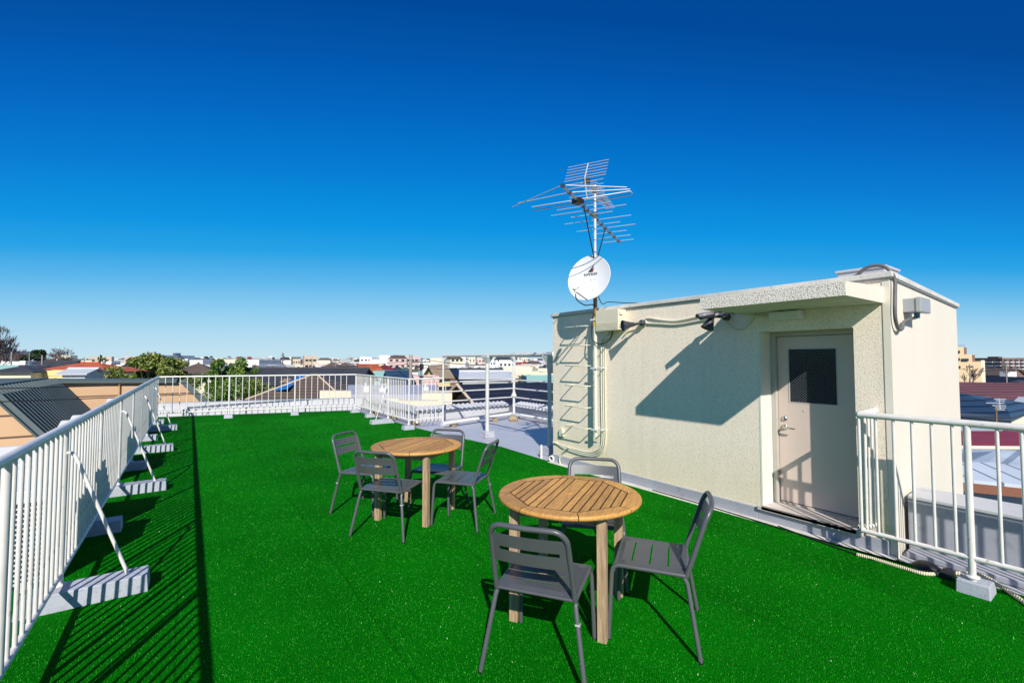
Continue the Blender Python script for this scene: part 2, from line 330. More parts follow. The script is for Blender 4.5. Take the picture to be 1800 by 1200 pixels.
L(ROLL.out, mr.inputs[0]); hv = N('ShaderNodeHueSaturation'); L(mr.outputs[0], hv.inputs['Value']); L(cr.outputs[0], hv.inputs['Color']); L(hv.outputs[0], bs.inputs['Base Color'])
bs.inputs['Roughness'].default_value = .9; bs.inputs['Specular IOR Level'].default_value = .03
bp = N('ShaderNodeBump'); bp.inputs['Strength'].default_value = .9; bp.inputs['Distance'].default_value = .006; L(n1.outputs['Fac'], bp.inputs['Height']); L(bp.outputs[0], bs.inputs['Normal'])
t = MB(); t.prism(turf_poly, .002, .010)
tag(t.build('turf_backing', m), kind='structure')
bm_, nt, bs = nmat('turf_blade'); N = nt.nodes.new; L = nt.links.new
gi = N('ShaderNodeNewGeometry'); cr = N('ShaderNodeValToRGB'); cr.color_ramp.interpolation = 'LINEAR'
for p_, c_ in ((0, (.0002, .040, .0004)), (.45, (.0006, .165, .001)), (.92, (.003, .32, .004)), (1.0, (.045, .42, .03))):
    e = cr.color_ramp.elements[0] if p_ == 0 else (cr.color_ramp.elements[1] if p_ == 1.0 else cr.color_ramp.elements.new(p_))
    e.position = p_; e.color = (*c_, 1)
tc = N('ShaderNodeTexCoord'); n2 = N('ShaderNodeTexNoise'); n2.inputs['Scale'].default_value = 1.1; n2.inputs['Detail'].default_value = 7; L(tc.outputs['Object'], n2.inputs['Vector'])
ROLL(nt, tc, n2)
mr = N('ShaderNodeMapRange'); mr.inputs['From Min'].default_value = .3; mr.inputs['From Max'].default_value = .7; mr.inputs['To Min'].default_value = .78; mr.inputs['To Max'].default_value = 1.22
L(ROLL.out, mr.inputs[0]); hv = N('ShaderNodeHueSaturation'); L(mr.outputs[0], hv.inputs['Value'])
L(gi.outputs['Random Per Island'], cr.inputs[0]); L(cr.outputs[0], hv.inputs['Color']); L(hv.outputs[0], bs.inputs['Base Color'])
bs.inputs['Roughness'].default_value = .9; bs.inputs['Specular IOR Level'].default_value = .0
def inpoly(x, y, poly):
    r = np.zeros(x.shape, bool); n = len(poly)
    for i in range(n):
        x0, y0 = poly[i]; x1, y1 = poly[(i + 1) % n]
        if y0 == y1: continue
        c = ((y0 > y) != (y1 > y)) & (x < (x1 - x0) * (y - y0) / (y1 - y0) + x0); r ^= c
    return r
nb = 760000
rr_ = .9 + 13.5 * rng.random(nb) ** 1.15; th_ = R(-24) + R(118) * rng.random(nb)
bx = rr_ * np.sin(th_); by = rr_ * np.cos(th_)
k = inpoly(bx, by, turf_poly); bx, by = bx[k], by[k]; nb = len(bx)
a = rng.random(nb) * 2 * np.pi; hgt = .004 + .009 * rng.random(nb); wd = (.0008 + .0009 * rng.random(nb)) * (1 + np.hypot(bx, by) * .15); le = .002 + .006 * rng.random(nb); la = rng.random(nb) * 2 * np.pi
V = np.empty((nb, 3, 3)); V[:, 0] = np.c_[bx - wd * np.cos(a), by - wd * np.sin(a), np.full(nb, .008)]; V[:, 1] = np.c_[bx + wd * np.cos(a), by + wd * np.sin(a), np.full(nb, .008)]
V[:, 2] = np.c_[bx + le * np.cos(la), by + le * np.sin(la), .008 + hgt]
def fast_mesh(name, V, m):
    n, kk = V.shape[0], V.shape[1]; me = bpy.data.meshes.new(name)
    me.vertices.add(n * kk); me.vertices.foreach_set('co', V.reshape(-1).astype(np.float32))
    me.loops.add(n * kk); me.loops.foreach_set('vertex_index', np.arange(n * kk, dtype=np.int32))
    me.polygons.add(n); me.polygons.foreach_set('loop_start', np.arange(0, n * kk, kk, dtype=np.int32)); me.polygons.foreach_set('loop_total', np.full(n, kk, np.int32))
    me.update(); me.validate(); me.materials.append(m); return me
o = bpy.data.objects.new('artificial_grass', fast_mesh('artificial_grass', V, bm_)); C.objects.link(o)
tag(o, 'bright green artificial grass covering the roof deck', 'artificial grass', kind='stuff')

# ------------------------------------------------------------------ parapets
def offset_wall(name, path, z0, z1, wdt, m, label, lip=None, lipm=None):
    b = MB(); n = len(path)
    for i in range(n - 1):
        p, q = Vector((*path[i], 0)), Vector((*path[i + 1], 0)); d = (q - p).normalized(); nn = Vector((d.y, -d.x, 0))
        e0 = 0 if i == 0 else 0; b.prism([tuple((p)[:2]), tuple((q)[:2]), tuple((q + nn * wdt)[:2]), tuple((p + nn * wdt)[:2])], z0, z1)
    return tag(b.build(name, m), label, 'parapet wall')
pb = thing('parapet_wall', 'low grey painted parapet running behind the far railing at the end of the turf', 'parapet wall', (1.5, 16.1, 0))
s = MB(); s.prism([(-1.5, 16.92), (4.72, 15.22), (4.78, 15.42), (-1.44, 17.12)], .0, .19); s.build('step', M['parapet'], pb, .008)
s = MB(); s.prism([(-1.5, 17.122), (4.95, 15.372), (5.2, 15.75), (-1.75, 17.55)], -.2, .36); s.build('wall', M['parapet'], pb, .01)
pl_ = thing('parapet_wall', 'low grey parapet outside the left railing behind the outdoor units', 'parapet wall', (-1.6, 7, 0))
s = MB(); s.prism([(-1.75, -3), (-1.5, -3), (-1.5, 17.1), (-1.75, 17.54)], -.2, .42); s.build('wall', M['parapet'], pl_, .01)
pc = thing('parapet_wall', 'grey parapet beside the pipe row right of the corner of the turf railing', 'parapet wall', (5.1, 13.5, 0))
s = MB(); s.prism([(4.953, 11.5), (5.2, 11.75), (5.2, 15.745), (4.953, 15.37)], -.2, .355); s.build('wall', M['parapet'], pc, .01)
s = MB()
for i in range(11): y = 11.75 + i * .34; s.box(4.915, 4.95, y, y + .05, 0, .31)
s.build('fin', M['block'], pc)
def corrugated_cap(p, q, z, width, side, parent, lift=.10):
    p = Vector((*p, z)); q = Vector((*q, z)); d = (q - p); Ln = d.length; d.normalize(); nn = Vector((d.y, -d.x, 0)) * side
    n = int(Ln / .0375); vs = []; fs = []
    for i in range(n + 1):
        h = .018 * (1 if i % 2 else -1) if i % 2 else 0
        a = p + d * (Ln * i / n); hz = .024 if i % 4 in (1, 2) else 0
        for t_, u_ in ((0, 0), (1, lift)): vs.append(a + nn * width * t_ + Vector((0, 0, hz + u_)))
    for i in range(n): fs.append((2 * i, 2 * i + 2, 2 * i + 3, 2 * i + 1))
    nv = len(vs); vs2 = vs + [v - Vector((0, 0, .004)) for v in vs]; fs2 = fs + [tuple(reversed([k + nv for k in f])) for f in fs]
    m_ = MB(); m_.add(vs2, fs2); return m_.build('corrugated_cap', M['parapet'], parent)
pf = thing('parapet_wall', 'grey parapet with corrugated cap behind the pipe frame', 'parapet wall', (6.5, 11.6, 0))
s = MB(); s.prism([(5.0, 11.45), (8.19, 11.45), (8.19, 11.70), (5.0, 11.70)], -.1, .25); s.build('wall', M['parapet'], pf)
corrugated_cap((4.98, 11.36), (8.0, 11.36), .26, .38, -1, pf)
pr = thing('parapet_wall', 'grey parapet with corrugated cap on the right side of the pipe frame', 'parapet wall', (8.1, 8.6, 0))
s = MB(); s.prism([(7.98, 5.70), (8.2, 5.70), (8.2, 11.448), (7.98, 11.448)], -.1, .25); s.build('wall', M['parapet'], pr)
corrugated_cap((7.88, 11.3), (7.88, 5.72), .26, .42, -1, pr)
pq = thing('parapet_wall', 'blue grey parapet with pale top behind the railing beside the door', 'parapet wall', (5.3, 0, 0))
s = MB(); s.prism([(5.10, -3), (5.48, -3), (5.48, 1.30), (5.10, 1.282)], 0, .455); s.build('wall', M['kerb'], pq)
s = MB(); s.prism([(5.085, -3), (5.5, -3), (5.5, 1.298), (5.085, 1.278)], .455, .485); s.build('cap', M['parapet'], pq, .006)
s = MB(); s.prism([(4.93, -3), (5.10, -3), (5.10, 1.27), (4.93, 1.262)], 0.003, .05); s.build('gutter_step', M['kerb'], pq, .008)

# ------------------------------------------------------------------ stair house
YN, YF, XW, XR = 1.29, 5.70, 4.85, 8.4
house = thing('stair_house', 'cream stuccoed stair house with flat roof, canopy and grey door on the roof deck', 'stair house', (6.6, 3.5, 0))
def shear(o_y, x): return o_y + (x - XW) * .068
def yz_prism(poly, x0, x1, sh=()):
    n = len(poly); vs = []
    for x in (x0, x1):
        for y, z in poly: vs.append((x, shear(y, x) if y < 1.6 and y != 1.56 else y, z))
    m_ = MB(); m_.add(vs, [tuple(range(n)), tuple(range(2 * n - 1, n - 1, -1))] + [(i, n + i, n + (i + 1) % n, (i + 1) % n) for i in range(n)]); return m_
Y0 = YN + .055
fw = yz_prism([(Y0, .12), (Y0, 2.34), (YF, 2.34), (YF, .12), (2.385, .12), (2.385, 1.94), (1.56, 1.94), (1.56, .12)], XW, XW + .40)
fwo = fw.build('front_wall', M['stucco'], house)
s = MB(); s.prism([(XW + .402, shear(Y0, XW + .4)), (XR - .02, shear(Y0, XR)), (XR - .02, YF), (XW + .402, YF)], -.3, 2.34); s.build('rear_body', M['stucco'], house)
s = MB(); s.prism([(XW - .006, YN), (XR, shear(YN, XR)), (XR, shear(YN, XR) + .0525), (XW - .006, Y0 - .0025)], -.3, 2.34); s.build('side_wall', M['white_wall'], house)
s = MB(); s.prism([(XW - .02, YN - .018), (XR + .02, shear(YN, XR) - .018), (XR + .02, YF + .02), (XW - .02, YF + .02)], 2.342, 2.352); s.build('coping_shadow_gap', M['grey_box'], house)
s = MB(); s.prism([(XW - .03, YN - .028), (XR + .03, shear(YN, XR) - .028), (XR + .03, YF + .03), (XW - .03, YF + .03)], 2.352, 2.40); s.build('coping', M['coping'], house, .006)
# kerb with pale gutter strip
s = MB(); s.box(XW - .022, XW + .03, 2.43, YF, 0, .128); s.box(XW - .022, XW + .03, Y0, 1.499, 0, .128); s.box(XW - .021, XW + .03, 1.4995, 2.4295, 0, .118); s.box(XW + .03, XR - .3, YF - .03, YF - .002, 0, .12); s.build('kerb', M['kerb'], house, .006)
s = MB(); s.box(XW - .125, XW - .023, YN, YF, 0, .014); s.build('gutter_strip', M['coping'], house, .004)
# canopy (outer edge thinner, top sloping down away from the wall)
XC = 4.02
def canopy_verts():
    y0, y1 = 1.335, 2.53; return [(XC, y0, 2.135), (XW - .001, y0, 2.135), (XW - .001, y1, 2.135), (XC, y1, 2.135), (XC, y0, 2.242), (XW - .001, y0, 2.278), (XW - .001, y1, 2.278), (XC, y1, 2.242)]
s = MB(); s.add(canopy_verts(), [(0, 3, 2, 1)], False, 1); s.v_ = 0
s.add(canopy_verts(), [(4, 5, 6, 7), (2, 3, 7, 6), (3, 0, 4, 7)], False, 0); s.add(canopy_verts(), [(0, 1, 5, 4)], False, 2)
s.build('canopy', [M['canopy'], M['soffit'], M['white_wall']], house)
# recess jamb, frame, door
s = MB(); s.box(XW - .003, XW + .27, 2.3825, 2.3995, .13, 1.9375); s.build('jamb', M['jamb'], house)
s = MB(); s.box(XW - .05, 5.16, 1.563, 2.382, .12, .155); s.box(XW - .05, XW - .0235, 1.52, 2.42, .115, .155); s.build('door_sill', mat('sill_stone', (.60, .54, .50), .6, var=.1, vscale=5, dirt=.3), house, .004)
fr = MB(); fr.box(5.07, 5.16, 2.335, 2.38, .155, 1.937); fr.box(5.07, 5.16, 1.562, 1.60, .155, 1.937); fr.box(5.07, 5.16, 1.60, 2.335, 1.895, 1.937); fr.box(5.10, 5.16, 1.60, 2.335, .155, .172)
fr.build('door_frame', M['frame'], house, .003)
door = MB(); dx = 5.115; DY0, DY1, DZ0, DZ1 = 1.604, 2.331, .18, 1.89; gy0, gy1, gz0, gz1 = 1.785, 2.228, 1.205, 1.765
door.box(dx, dx + .04, DY0, gy0, DZ0, DZ1); door.box(dx, dx + .04, gy1, DY1, DZ0, DZ1); door.box(dx, dx + .04, gy0, gy1, DZ0, gz0); door.box(dx, dx + .04, gy0, gy1, gz1, DZ1)
do = door.build('door', M['door'], house)
gm, nt, bs = nmat('wired_glass'); N = nt.nodes.new; L = nt.links.new
tc = N('ShaderNodeTexCoord'); mp = N('ShaderNodeMapping'); mp.inputs['Rotation'].default_value = (R(45), 0, 0); L(tc.outputs['Object'], mp.inputs[0]); sx = N('ShaderNodeSeparateXYZ'); L(mp.outputs[0], sx.inputs[0])
prev = None
for ax in (1, 2):
    d = N('ShaderNodeMath'); d.operation = 'DIVIDE'; L(sx.outputs[ax], d.inputs[0]); d.inputs[1].default_value = .0195
    f_ = N('ShaderNodeMath'); f_.operation = 'FRACT'; L(d.outputs[0], f_.inputs[0]); lt = N('ShaderNodeMath'); lt.operation = 'LESS_THAN'; L(f_.outputs[0], lt.inputs[0]); lt.inputs[1].default_value = .085
    if prev: mxn = N('ShaderNodeMath'); mxn.operation = 'MAXIMUM'; L(prev.outputs[0], mxn.inputs[0]); L(lt.outputs[0], mxn.inputs[1]); prev = mxn
    else: prev = lt
mx = N('ShaderNodeMix'); mx.data_type = 'RGBA'; L(prev.outputs[0], mx.inputs[0]); mx.inputs[6].default_value = (.006, .009, .013, 1); mx.inputs[7].default_value = (.20, .23, .25, 1)
L(mx.outputs[2], bs.inputs['Base Color']); bs.inputs['Roughness'].default_value = .12; bs.inputs['Specular IOR Level'].default_value = .12
s = MB(); s.box(dx + .015, dx + .022, gy0, gy1, gz0, gz1); s.build('pane', gm, do)
s = MB()
for a_ in ((gy0, gy0 + .008, gz0, gz1), (gy1 - .008, gy1, gz0, gz1), (gy0 + .008, gy1 - .008, gz0, gz0 + .008), (gy0 + .008, gy1 - .008, gz1 - .008, gz1)): s.box(dx - .003, dx + .014, *a_)
s.build('glazing_bead', M['frame'], do)
h = MB(); h.lathe([(0, -.012), (.026, -.012), (.028, -.004), (.028, 0)], (dx, 2.275, .945), (1, 0, 0)); h.tube([(dx, 2.275, .945), (dx - .05, 2.275, .945), (dx - .058, 2.262, .945), (dx - .058, 2.155, .942)], [.011, .011, .010, .008], 10)
h.build('handle', M['steel'], do)
h = MB(); h.lathe([(0, -.014), (.017, -.014), (.026, -.008), (.028, 0)], (dx, 2.275, 1.035), (1, 0, 0)); h.obox((dx - .017, 2.275, 1.035), .003, .003, .010); h.build('deadbolt', M['steel'], do)
for z in (1.72, .35):
    h = MB(); h.tube([(dx - .006, 1.598, z - .045), (dx - .006, 1.598, z + .045)], .008, 8); h.build('hinge', M['steel'], do)
h = MB(); h.lathe([(0, -.004), (.008, -.003), (.009, 0)], (dx, 1.99 + .10, 1.13), (1, 0, 0), 10); h.build('peephole', M['steel'], do)
s = MB(); s.box(5.25, 5.27, 1.4, 2.42, .13, 1.97); s.build('interior_backing', M['void'], house)
# box on the roof
s = MB(); s.box(5.22, 5.60, 1.42, 1.80, 2.402, 2.50); s.box(5.205, 5.615, 1.405, 1.815, 2.50, 2.525); tag(s.build('vent_box', M['parapet'], None, .006), 'small grey vent box with lid on top of the stair house roof', 'vent box')

# ladder rungs
ld = thing('wall_ladder', 'cream steel rungs fixed to the left end of the stair house wall', 'ladder', (4.85, 5.0, 1.4))
for z in (2.14, 1.86, 1.56, 1.265, .955, .655):
    r_ = MB(); r_.tube([(4.86, 4.765, z), (4.685, 4.765, z), (4.672, 4.78, z), (4.672, 5.205, z), (4.685, 5.22, z), (4.86, 5.22, z)], .0085, 8)
    r_.build('rung', M['cream_pvc'], ld)

# mast against the wall, dish and two aerials on it
mast = thing('aerial_mast', 'tall white mast clamped to the stair house wall beside the rungs', 'mast', (4.72, 4.62, .6))
s = MB(); s.tube([(4.72, 4.62, .57), (4.72, 4.615, 2.12)], .028, 12); s.build('lower_tube', M['cream_pvc'], mast)
s = MB(); s.tube([(4.72, 4.615, 2.12), (4.72, 4.612, 2.26)], .0285, 12); s.build('yellow_band', M['yellow'], mast)
s = MB(); s.tube([(4.72, 4.612, 2.26), (4.72, 4.612, 2.62)], .0285, 12); s.build('brown_band', M['rust'], mast)
s = MB(); s.tube([(4.72, 4.612, 2.62), (4.72, 4.60, 4.17)], .021, 12); s.build('upper_tube', M['mast'], mast)
for z in (.66, 1.53, 2.22):
    s = MB(); s.tube([(4.86, 4.55, z), (4.74, 4.55, z)], .008, 6); s.tube([(4.86, 4.68, z), (4.74, 4.68, z)], .008, 6); s.box(4.682, 4.694, 4.56, 4.68, z - .012, z + .012); s.box(4.845, 4.852, 4.53, 4.72, z - .02, z + .02); s.tube([(4.70, 4.46, z + .01), (4.70, 4.58, z + .01)], .006, 6); s.build('clamp', M['pvc'], mast)
for sgn in (-1, 1):
    s = MB(); a0 = Vector((4.72, 4.60, 3.0)); bb = Vector((4.26, 4.36, 3.70)) if sgn < 0 else Vector((5.28, 4.93, 3.71))
    s.tube([a0, bb], .008, 6); s.build('stay', M['black'], mast)
for z in (2.95, 3.06):
    s = MB(); s.lathe([(.0225, -.008), (.026, -.006), (.026, .006), (.0225, .008)], (4.72, 4.606, z), (0, 0, 1), 12); s.build('strap', M['black'], mast)
# wide VHF aerial
v = thing('vhf_aerial', 'large lower aerial with long swept rods on the mast', 'aerial', (4.72, 4.60, 3.73))
B0 = Vector((3.58, 4.03, 3.73)); B1 = Vector((6.23, 5.46, 3.73)); bd = (B1 - B0).normalized(); el = Vector((-bd.y, bd.x, 0))
s = MB(); s.tube([B0, B1], .015, 8); s.build('boom', M['boom'], v)
def rod(par, t, la, lb, swa=0.0, swb=0.0, r=.0052, dz=0.0, key='alu'):
    c = B0 + bd * t + Vector((0, 0, dz)); s = MB(); s.tube([c + el * la + bd * swa, c + el * .04], r, 6); s.tube([c - el * .04, c - el * lb + bd * swb], r, 6)
    s.build('rod', M[key], par)
    k_ = MB(); k_.obox(c, .028, .018, .017, bd); k_.build('insulator', M['darkgrey'], par)
rod(v, .02, .87, .68, .41, .386, .006); rod(v, .27, .74, .70, .06, .22, .006)
c = B0 + bd * .60; s = MB(); s.tube([c + el * .66 + Vector((0, 0, .018)), c - el * .68 + Vector((0, 0, .018))] + [c - el * .70 + bd * .03, ] + [c - el * .68 + bd * .045 - Vector((0, 0, .018)), c + el * .66 + bd * .045 - Vector((0, 0, .018))], .007, 6); s.build('folded_dipole', M['alu'], v)
s = MB(); s.box(c.x - .06, c.x + .06, c.y - .06, c.y + .06, c.z - .04, c.z + .03); s.build('feed_box', M['black'], v, .01)
for t_, la in ((.83, .42), (1.02, .60), (1.22, .34), (1.50, .56), (1.75, .32), (1.97, .52), (2.25, .31), (2.55, .31), (2.85, .30)): rod(v, t_, la * .9, la * .9)
# upper UHF aerial with corner reflector
u = thing('uhf_aerial', 'narrow upper aerial with many short rods and a reflector on the mast top', 'aerial', (4.72, 4.60, 4.09))
U0 = Vector((4.28, 4.36, 4.09)); U1 = Vector((5.45, 4.99, 4.09)); ud = (U1 - U0).normalized(); ue = Vector((-ud.y, ud.x, 0))
s = MB(); s.tube([U0, U1], .012, 8); s.build('boom', M['boom'], u)
for i in range(19):
    c = U0 + ud * (.16 + i * (U1 - U0).length / 20); hl = .115 - .002 * i; s = MB(); s.tube([c + ue * hl, c - ue * hl], .004, 5); s.build('rod', M['alu'], u)
s = MB(); c = U0 + ud * .10; s.obox(c, .05, .035, .03, ud); s.build('feed_box', M['black'], u, .008)
for sg in (1, -1):
    top = U0 + ud * (.16 if sg > 0 else .10) + Vector((0, 0, .26 * sg)); s = MB(); s.tube([U0, top], .009, 6); s.build('reflector_stem', M['mast'], u)
    for i in range(5):
        c = U0.lerp(top, .18 + .82 * i / 4); hl = .29 if sg > 0 else .25; s = MB(); s.tube([c + ue * hl, c - ue * hl], .0045, 5); s.build('rod', M['alu'], u)
for i in (0.0,):
    s = MB(); s.tube([U0 + ue * .29, U0 - ue * .29], .005, 5); s.build('rod', M['alu'], u)
s = MB(); s.obox((4.72, 4.60, 4.09), .03, .035, .04, ud); s.build('mast_clamp', M['steel'], u)
s = MB(); s.obox((4.72, 4.60, 3.73), .035, .035, .04, bd); s.build('mast_clamp', M['steel'], v)
# satellite dish
D_C = on_x(1036, 489, 4.60); nrm = Vector((-.95, -.30, .20)).normalized()
ds = thing('satellite_dish', 'round white satellite dish with dark cable shadow lines fixed to the mast', 'satellite dish', tuple(D_C))
prof = [(0, 0)] + [(.325 * i / 12, .055 * (i / 12) ** 2) for i in range(1, 13)]
s = MB(); s.lathe([(r_, h_ - .03) for r_, h_ in prof] + [(.332, .028), (.332, .018)] + [(r_, h_ - .036) for r_, h_ in prof[::-1]], D_C, nrm, 48)
s.build('reflector', M['dish'], ds)
dz_ = Vector((0, 0, 1)); dside = dz_.cross(nrm).normalized(); dup_ = nrm.cross(dside)
def dpt(a, b_, off=0.004): r2 = (a * a + b_ * b_) / .345 ** 2; return D_C + dside * a + dup_ * b_ + nrm * (.055 * r2 - .03 + off)
# printed emblem and lettering on the reflector
s = MB(); s.add([dpt(-.045, .10), dpt(.012, .10), dpt(.062, .215)], [(0, 1, 2)]); s.build('emblem_dark', M['darkgrey'], ds)
s = MB(); s.add([dpt(.000, .098, .006), dpt(.040, .105, .006), dpt(.058, .17, .006)], [(0, 1, 2)]); s.build('emblem_red', M['red'], ds)
GL = {'S': ['###', '#..', '###', '..#', '###'], 'U': ['#.#', '#.#', '#.#', '#.#', '###'], 'P': ['###', '#.#', '###', '#..', '#..'], 'E': ['###', '#..', '##.', '#..', '###'],
      'R': ['###', '#.#', '##.', '#.#', '#.#'], 'B': ['##.', '#.#', '##.', '#.#', '##.'], 'D': ['##.', '#.#', '#.#', '#.#', '##.']}
s = MB(); u_ = .0068; x0 = -.105
for ch in 'SUPERBSD':
    for r0, row in enumerate(GL[ch]):
        for c0, px_ in enumerate(row):
            if px_ == '#':
                a_ = x0 + c0 * u_; b_ = .085 - r0 * u_
                s.add([dpt(a_, b_), dpt(a_ + u_, b_), dpt(a_ + u_, b_ - u_), dpt(a_, b_ - u_)], [(0, 3, 2, 1)])
    x0 += u_ * 4
s.build('lettering', M['black'], ds)
for a_, b_ in ((-.09, -.03), (.07, -.02), (-.10, -.17), (.06, -.17)):
    s = MB(); s.lathe([(0, .004), (.006, .003), (.007, 0)], dpt(a_, b_, 0), nrm, 8); s.build('bolt', M['grey_box'], ds)
armb = dpt(.02, -.335); lnb = D_C + nrm * .34 - dup_ * .25 + dside * .0
s = MB(); s.tube([armb, lnb - dup_ * .06], .011, 8); s.build('feed_arm', M['grey_box'], ds)
s = MB(); s.lathe([(0, .06), (.028, .055), (.032, .02), (.022, 0), (.022, -.07), (0, -.075)], lnb, (D_C - lnb), 14); s.tube([lnb - dup_ * .07, lnb], .02, 10); s.build('receiver_head', M['pvc'], ds)
s = MB(); s.tube([D_C - nrm * .04, Vector((4.70, 4.60, 2.74))], .03, 8); s.obox((4.71, 4.605, 2.76), .04, .04, .09); s.build('bracket', M['mast'], ds)
s = MB(); s.tube(smoothpath([lnb - dup_ * .09, lnb - dup_ * .16 + nrm * -.05, D_C - dup_ * .42 + nrm * .1, D_C - dup_ * .40, Vector((4.70, 4.62, 2.42)), Vector((4.69, 4.64, 2.2)), Vector((4.67, 4.63, 1.95)), Vector((4.70, 4.50, 1.87)), Vector((4.78, 4.40, 1.93)), Vector((4.80, 4.36, 2.04))]), .008, 6)
tag(s.build('aerial_cable', M['black']), 'black cable looping from the dish down past the mast to the cream box', 'cable')
s = MB(); s.tube(smoothpath([(4.73, 4.58, 2.60), (4.74, 4.50, 2.44), (4.78, 4.42, 2.46), (4.86, 4.20, 2.43), (4.95, 3.95, 2.41)]), .006, 6); tag(s.build('aerial_cable', M['black']), 'thin black cable running from the mast over the roof edge', 'cable')

# cream junction cabinet with louvres
cb = thing('junction_cabinet', 'cream plastic cabinet on the wall right of the mast', 'cabinet', (4.77, 4.36, 2.2))
s = MB(); s.box(4.69, 4.848, 4.155, 4.565, 2.055, 2.335); s.build('casing', M['cream_box'], cb, .008)
s = MB(); s.box(4.678, 4.69, 4.15, 4.57, 2.05, 2.34); s.build('lid', M['cream_box'], cb, .004)
s = MB()
for i in range(6): s.tube([(4.677, 4.17, 2.068 + i * .016), (4.677, 4.55, 2.068 + i * .016)], .0028, 5)
s.build('louvre', M['cream_box'], cb)
for z in (2.10, 2.27):
    s = MB(); s.box(4.70, 4.76, 4.135, 4.155, z - .012, z + .03); s.build('latch', M['cream_box'], cb, .003)

# flood lights
def flood(loc, aim, label, base=(4.85, 0, 0)):
    t_ = thing('flood_light', label, 'flood light', tuple(base), group=None); L0 = Vector(loc); A = Vector(aim).normalized(); Bp = Vector(base)
    s = MB(); s.lathe([(0, .014), (.05, .014), (.052, 0)], Bp, (-1, 0, 0), 20); s.build('wall_plate', M['cream_pvc'], t_)
    s = MB(); s.lathe([(0, .075), (.03, .072), (.041, .055), (.041, .012), (.035, .0125)], Bp, (-1, 0, 0), 18); s.build('swivel', M['darkgrey'], t_)
    s = MB(); s.tube([Bp + Vector((-.06, 0, 0)), L0 - A * .09], .017, 10); s.build('neck', M['darkgrey'], t_)
    s = MB(); s.lathe([(0, -.10), (.028, -.095), (.034, -.05), (.066, .045), (.071, .05), (.071, .062), (.064, .062), (.060, .045), (.02, -.02), (0, -.02)], L0, A, 22); s.build('shade', M['darkgrey'], t_)
    s = MB(); s.lathe([(0, .045), (.035, .040), (.060, .046)], L0, A, 20); s.build('bulb', M['lens'] if aim[2] > -.6 else M['reflector'], t_)
flood((4.64, 3.965, 2.10), (-.90, .42, -.12), 'black flood light aimed left beside the cream cabinet', (4.848, 3.86, 2.13))
flood((4.66, 2.83, 2.045), (-.30, .25, -.92), 'black flood light pointing down below the security camera', (4.848, 2.72, 2.12))
sc = thing('security_camera', 'grey bullet security camera under the far end of the canopy', 'security camera', (4.62, 2.75, 2.14))
cA = Vector((-.86, .46, -.20)).normalized(); c0 = Vector((4.56, 2.80, 2.125))
s = MB(); s.lathe([(0, -.09), (.03, -.088), (.034, -.07), (.034, .07), (.031, .078), (.029, .07)], c0, cA, 20); s.build('body', M['darkgrey'], sc)
s = MB(); s.lathe([(0, .066), (.029, .068)], c0, cA, 18); s.build('lens', M['lens'], sc)
s = MB(); hood = []
for i in range(9):
    a_ = math.pi * i / 8; sd_ = Vector((0, 0, 1)).cross(cA).normalized(); up_ = cA.cross(sd_)
    for t_ in (-.07, .105): hood.append(c0 + cA * t_ + sd_ * math.cos(a_) * .038 + up_ * math.sin(a_) * .040)
s.add(hood, [(2 * i, 2 * i + 1, 2 * i + 3, 2 * i + 2) for i in range(8)], True); o = s.build('hood', mat('camera_hood', (.22, .21, .24), .35), sc); sm_ = o.modifiers.new('solid', 'SOLIDIFY'); sm_.thickness = .003
s = MB(); s.tube([c0 + Vector((.02, -.03, .03)), (4.66, 2.70, 2.17), (4.74, 2.66, 2.19), (4.85, 2.65, 2.19)], .014, 8); s.lathe([(0, .014), (.038, .014), (.04, 0)], (4.85, 2.65, 2.19), (-1, 0, 0), 16); s.build('arm', M['black'], sc)
# light box over the door
lb = thing('door_light', 'white box lamp on the wall above the grey door under the canopy', 'lamp', (4.78, 2.09, 2.1))
s = MB(); s.box(4.74, 4.848, 1.955, 2.235, 2.045, 2.128); s.build('housing', M['pvc'], lb, .006)
s = MB(); s.box(4.722, 4.74, 1.962, 2.228, 2.05, 2.122); s.build('diffuser', mat('milky_diffuser', (.72, .74, .70), .3), lb, .005)

# conduits on the wall
def wall_pipe(name, pxs, r, m, label, X=4.835, cat='conduit', n=5, lift=0, group=None):
    s = MB(); s.tube(smoothpath([on_x(a_, b_, X) for a_, b_ in pxs], n), r, 8); return tag(s.build(name, m), label, cat, group)
wall_pipe('conduit', [(1131, 563), (1140, 559), (1160, 562), (1185, 564), (1210, 560), (1235, 554)], .011, M['cream_pvc'], 'upper cream conduit between the two flood lights')
wall_pipe('conduit', [(1133, 568), (1160, 569), (1190, 570), (1225, 564), (1256, 558)], .011, M['cream_pvc'], 'lower cream conduit between the two flood lights')
wall_pipe('conduit', [(1270, 556), (1278, 566), (1293, 578), (1306, 578), (1318, 568), (1325, 555)], .009, M['cream_pvc'], 'grey flexible cable sagging in a loop under the canopy')
wall_pipe('conduit', [(1266, 548), (1290, 548), (1318, 549), (1330, 555), (1352, 555)], .010, M['cream_pvc'], 'straight cream conduit leading to the lamp above the door')
wall_pipe('conduit', [(1098, 584), (1108, 574), (1118, 571), (1124, 569)], .009, M['cream_pvc'], 'short cream cable from the cabinet to the left flood light', X=4.80)
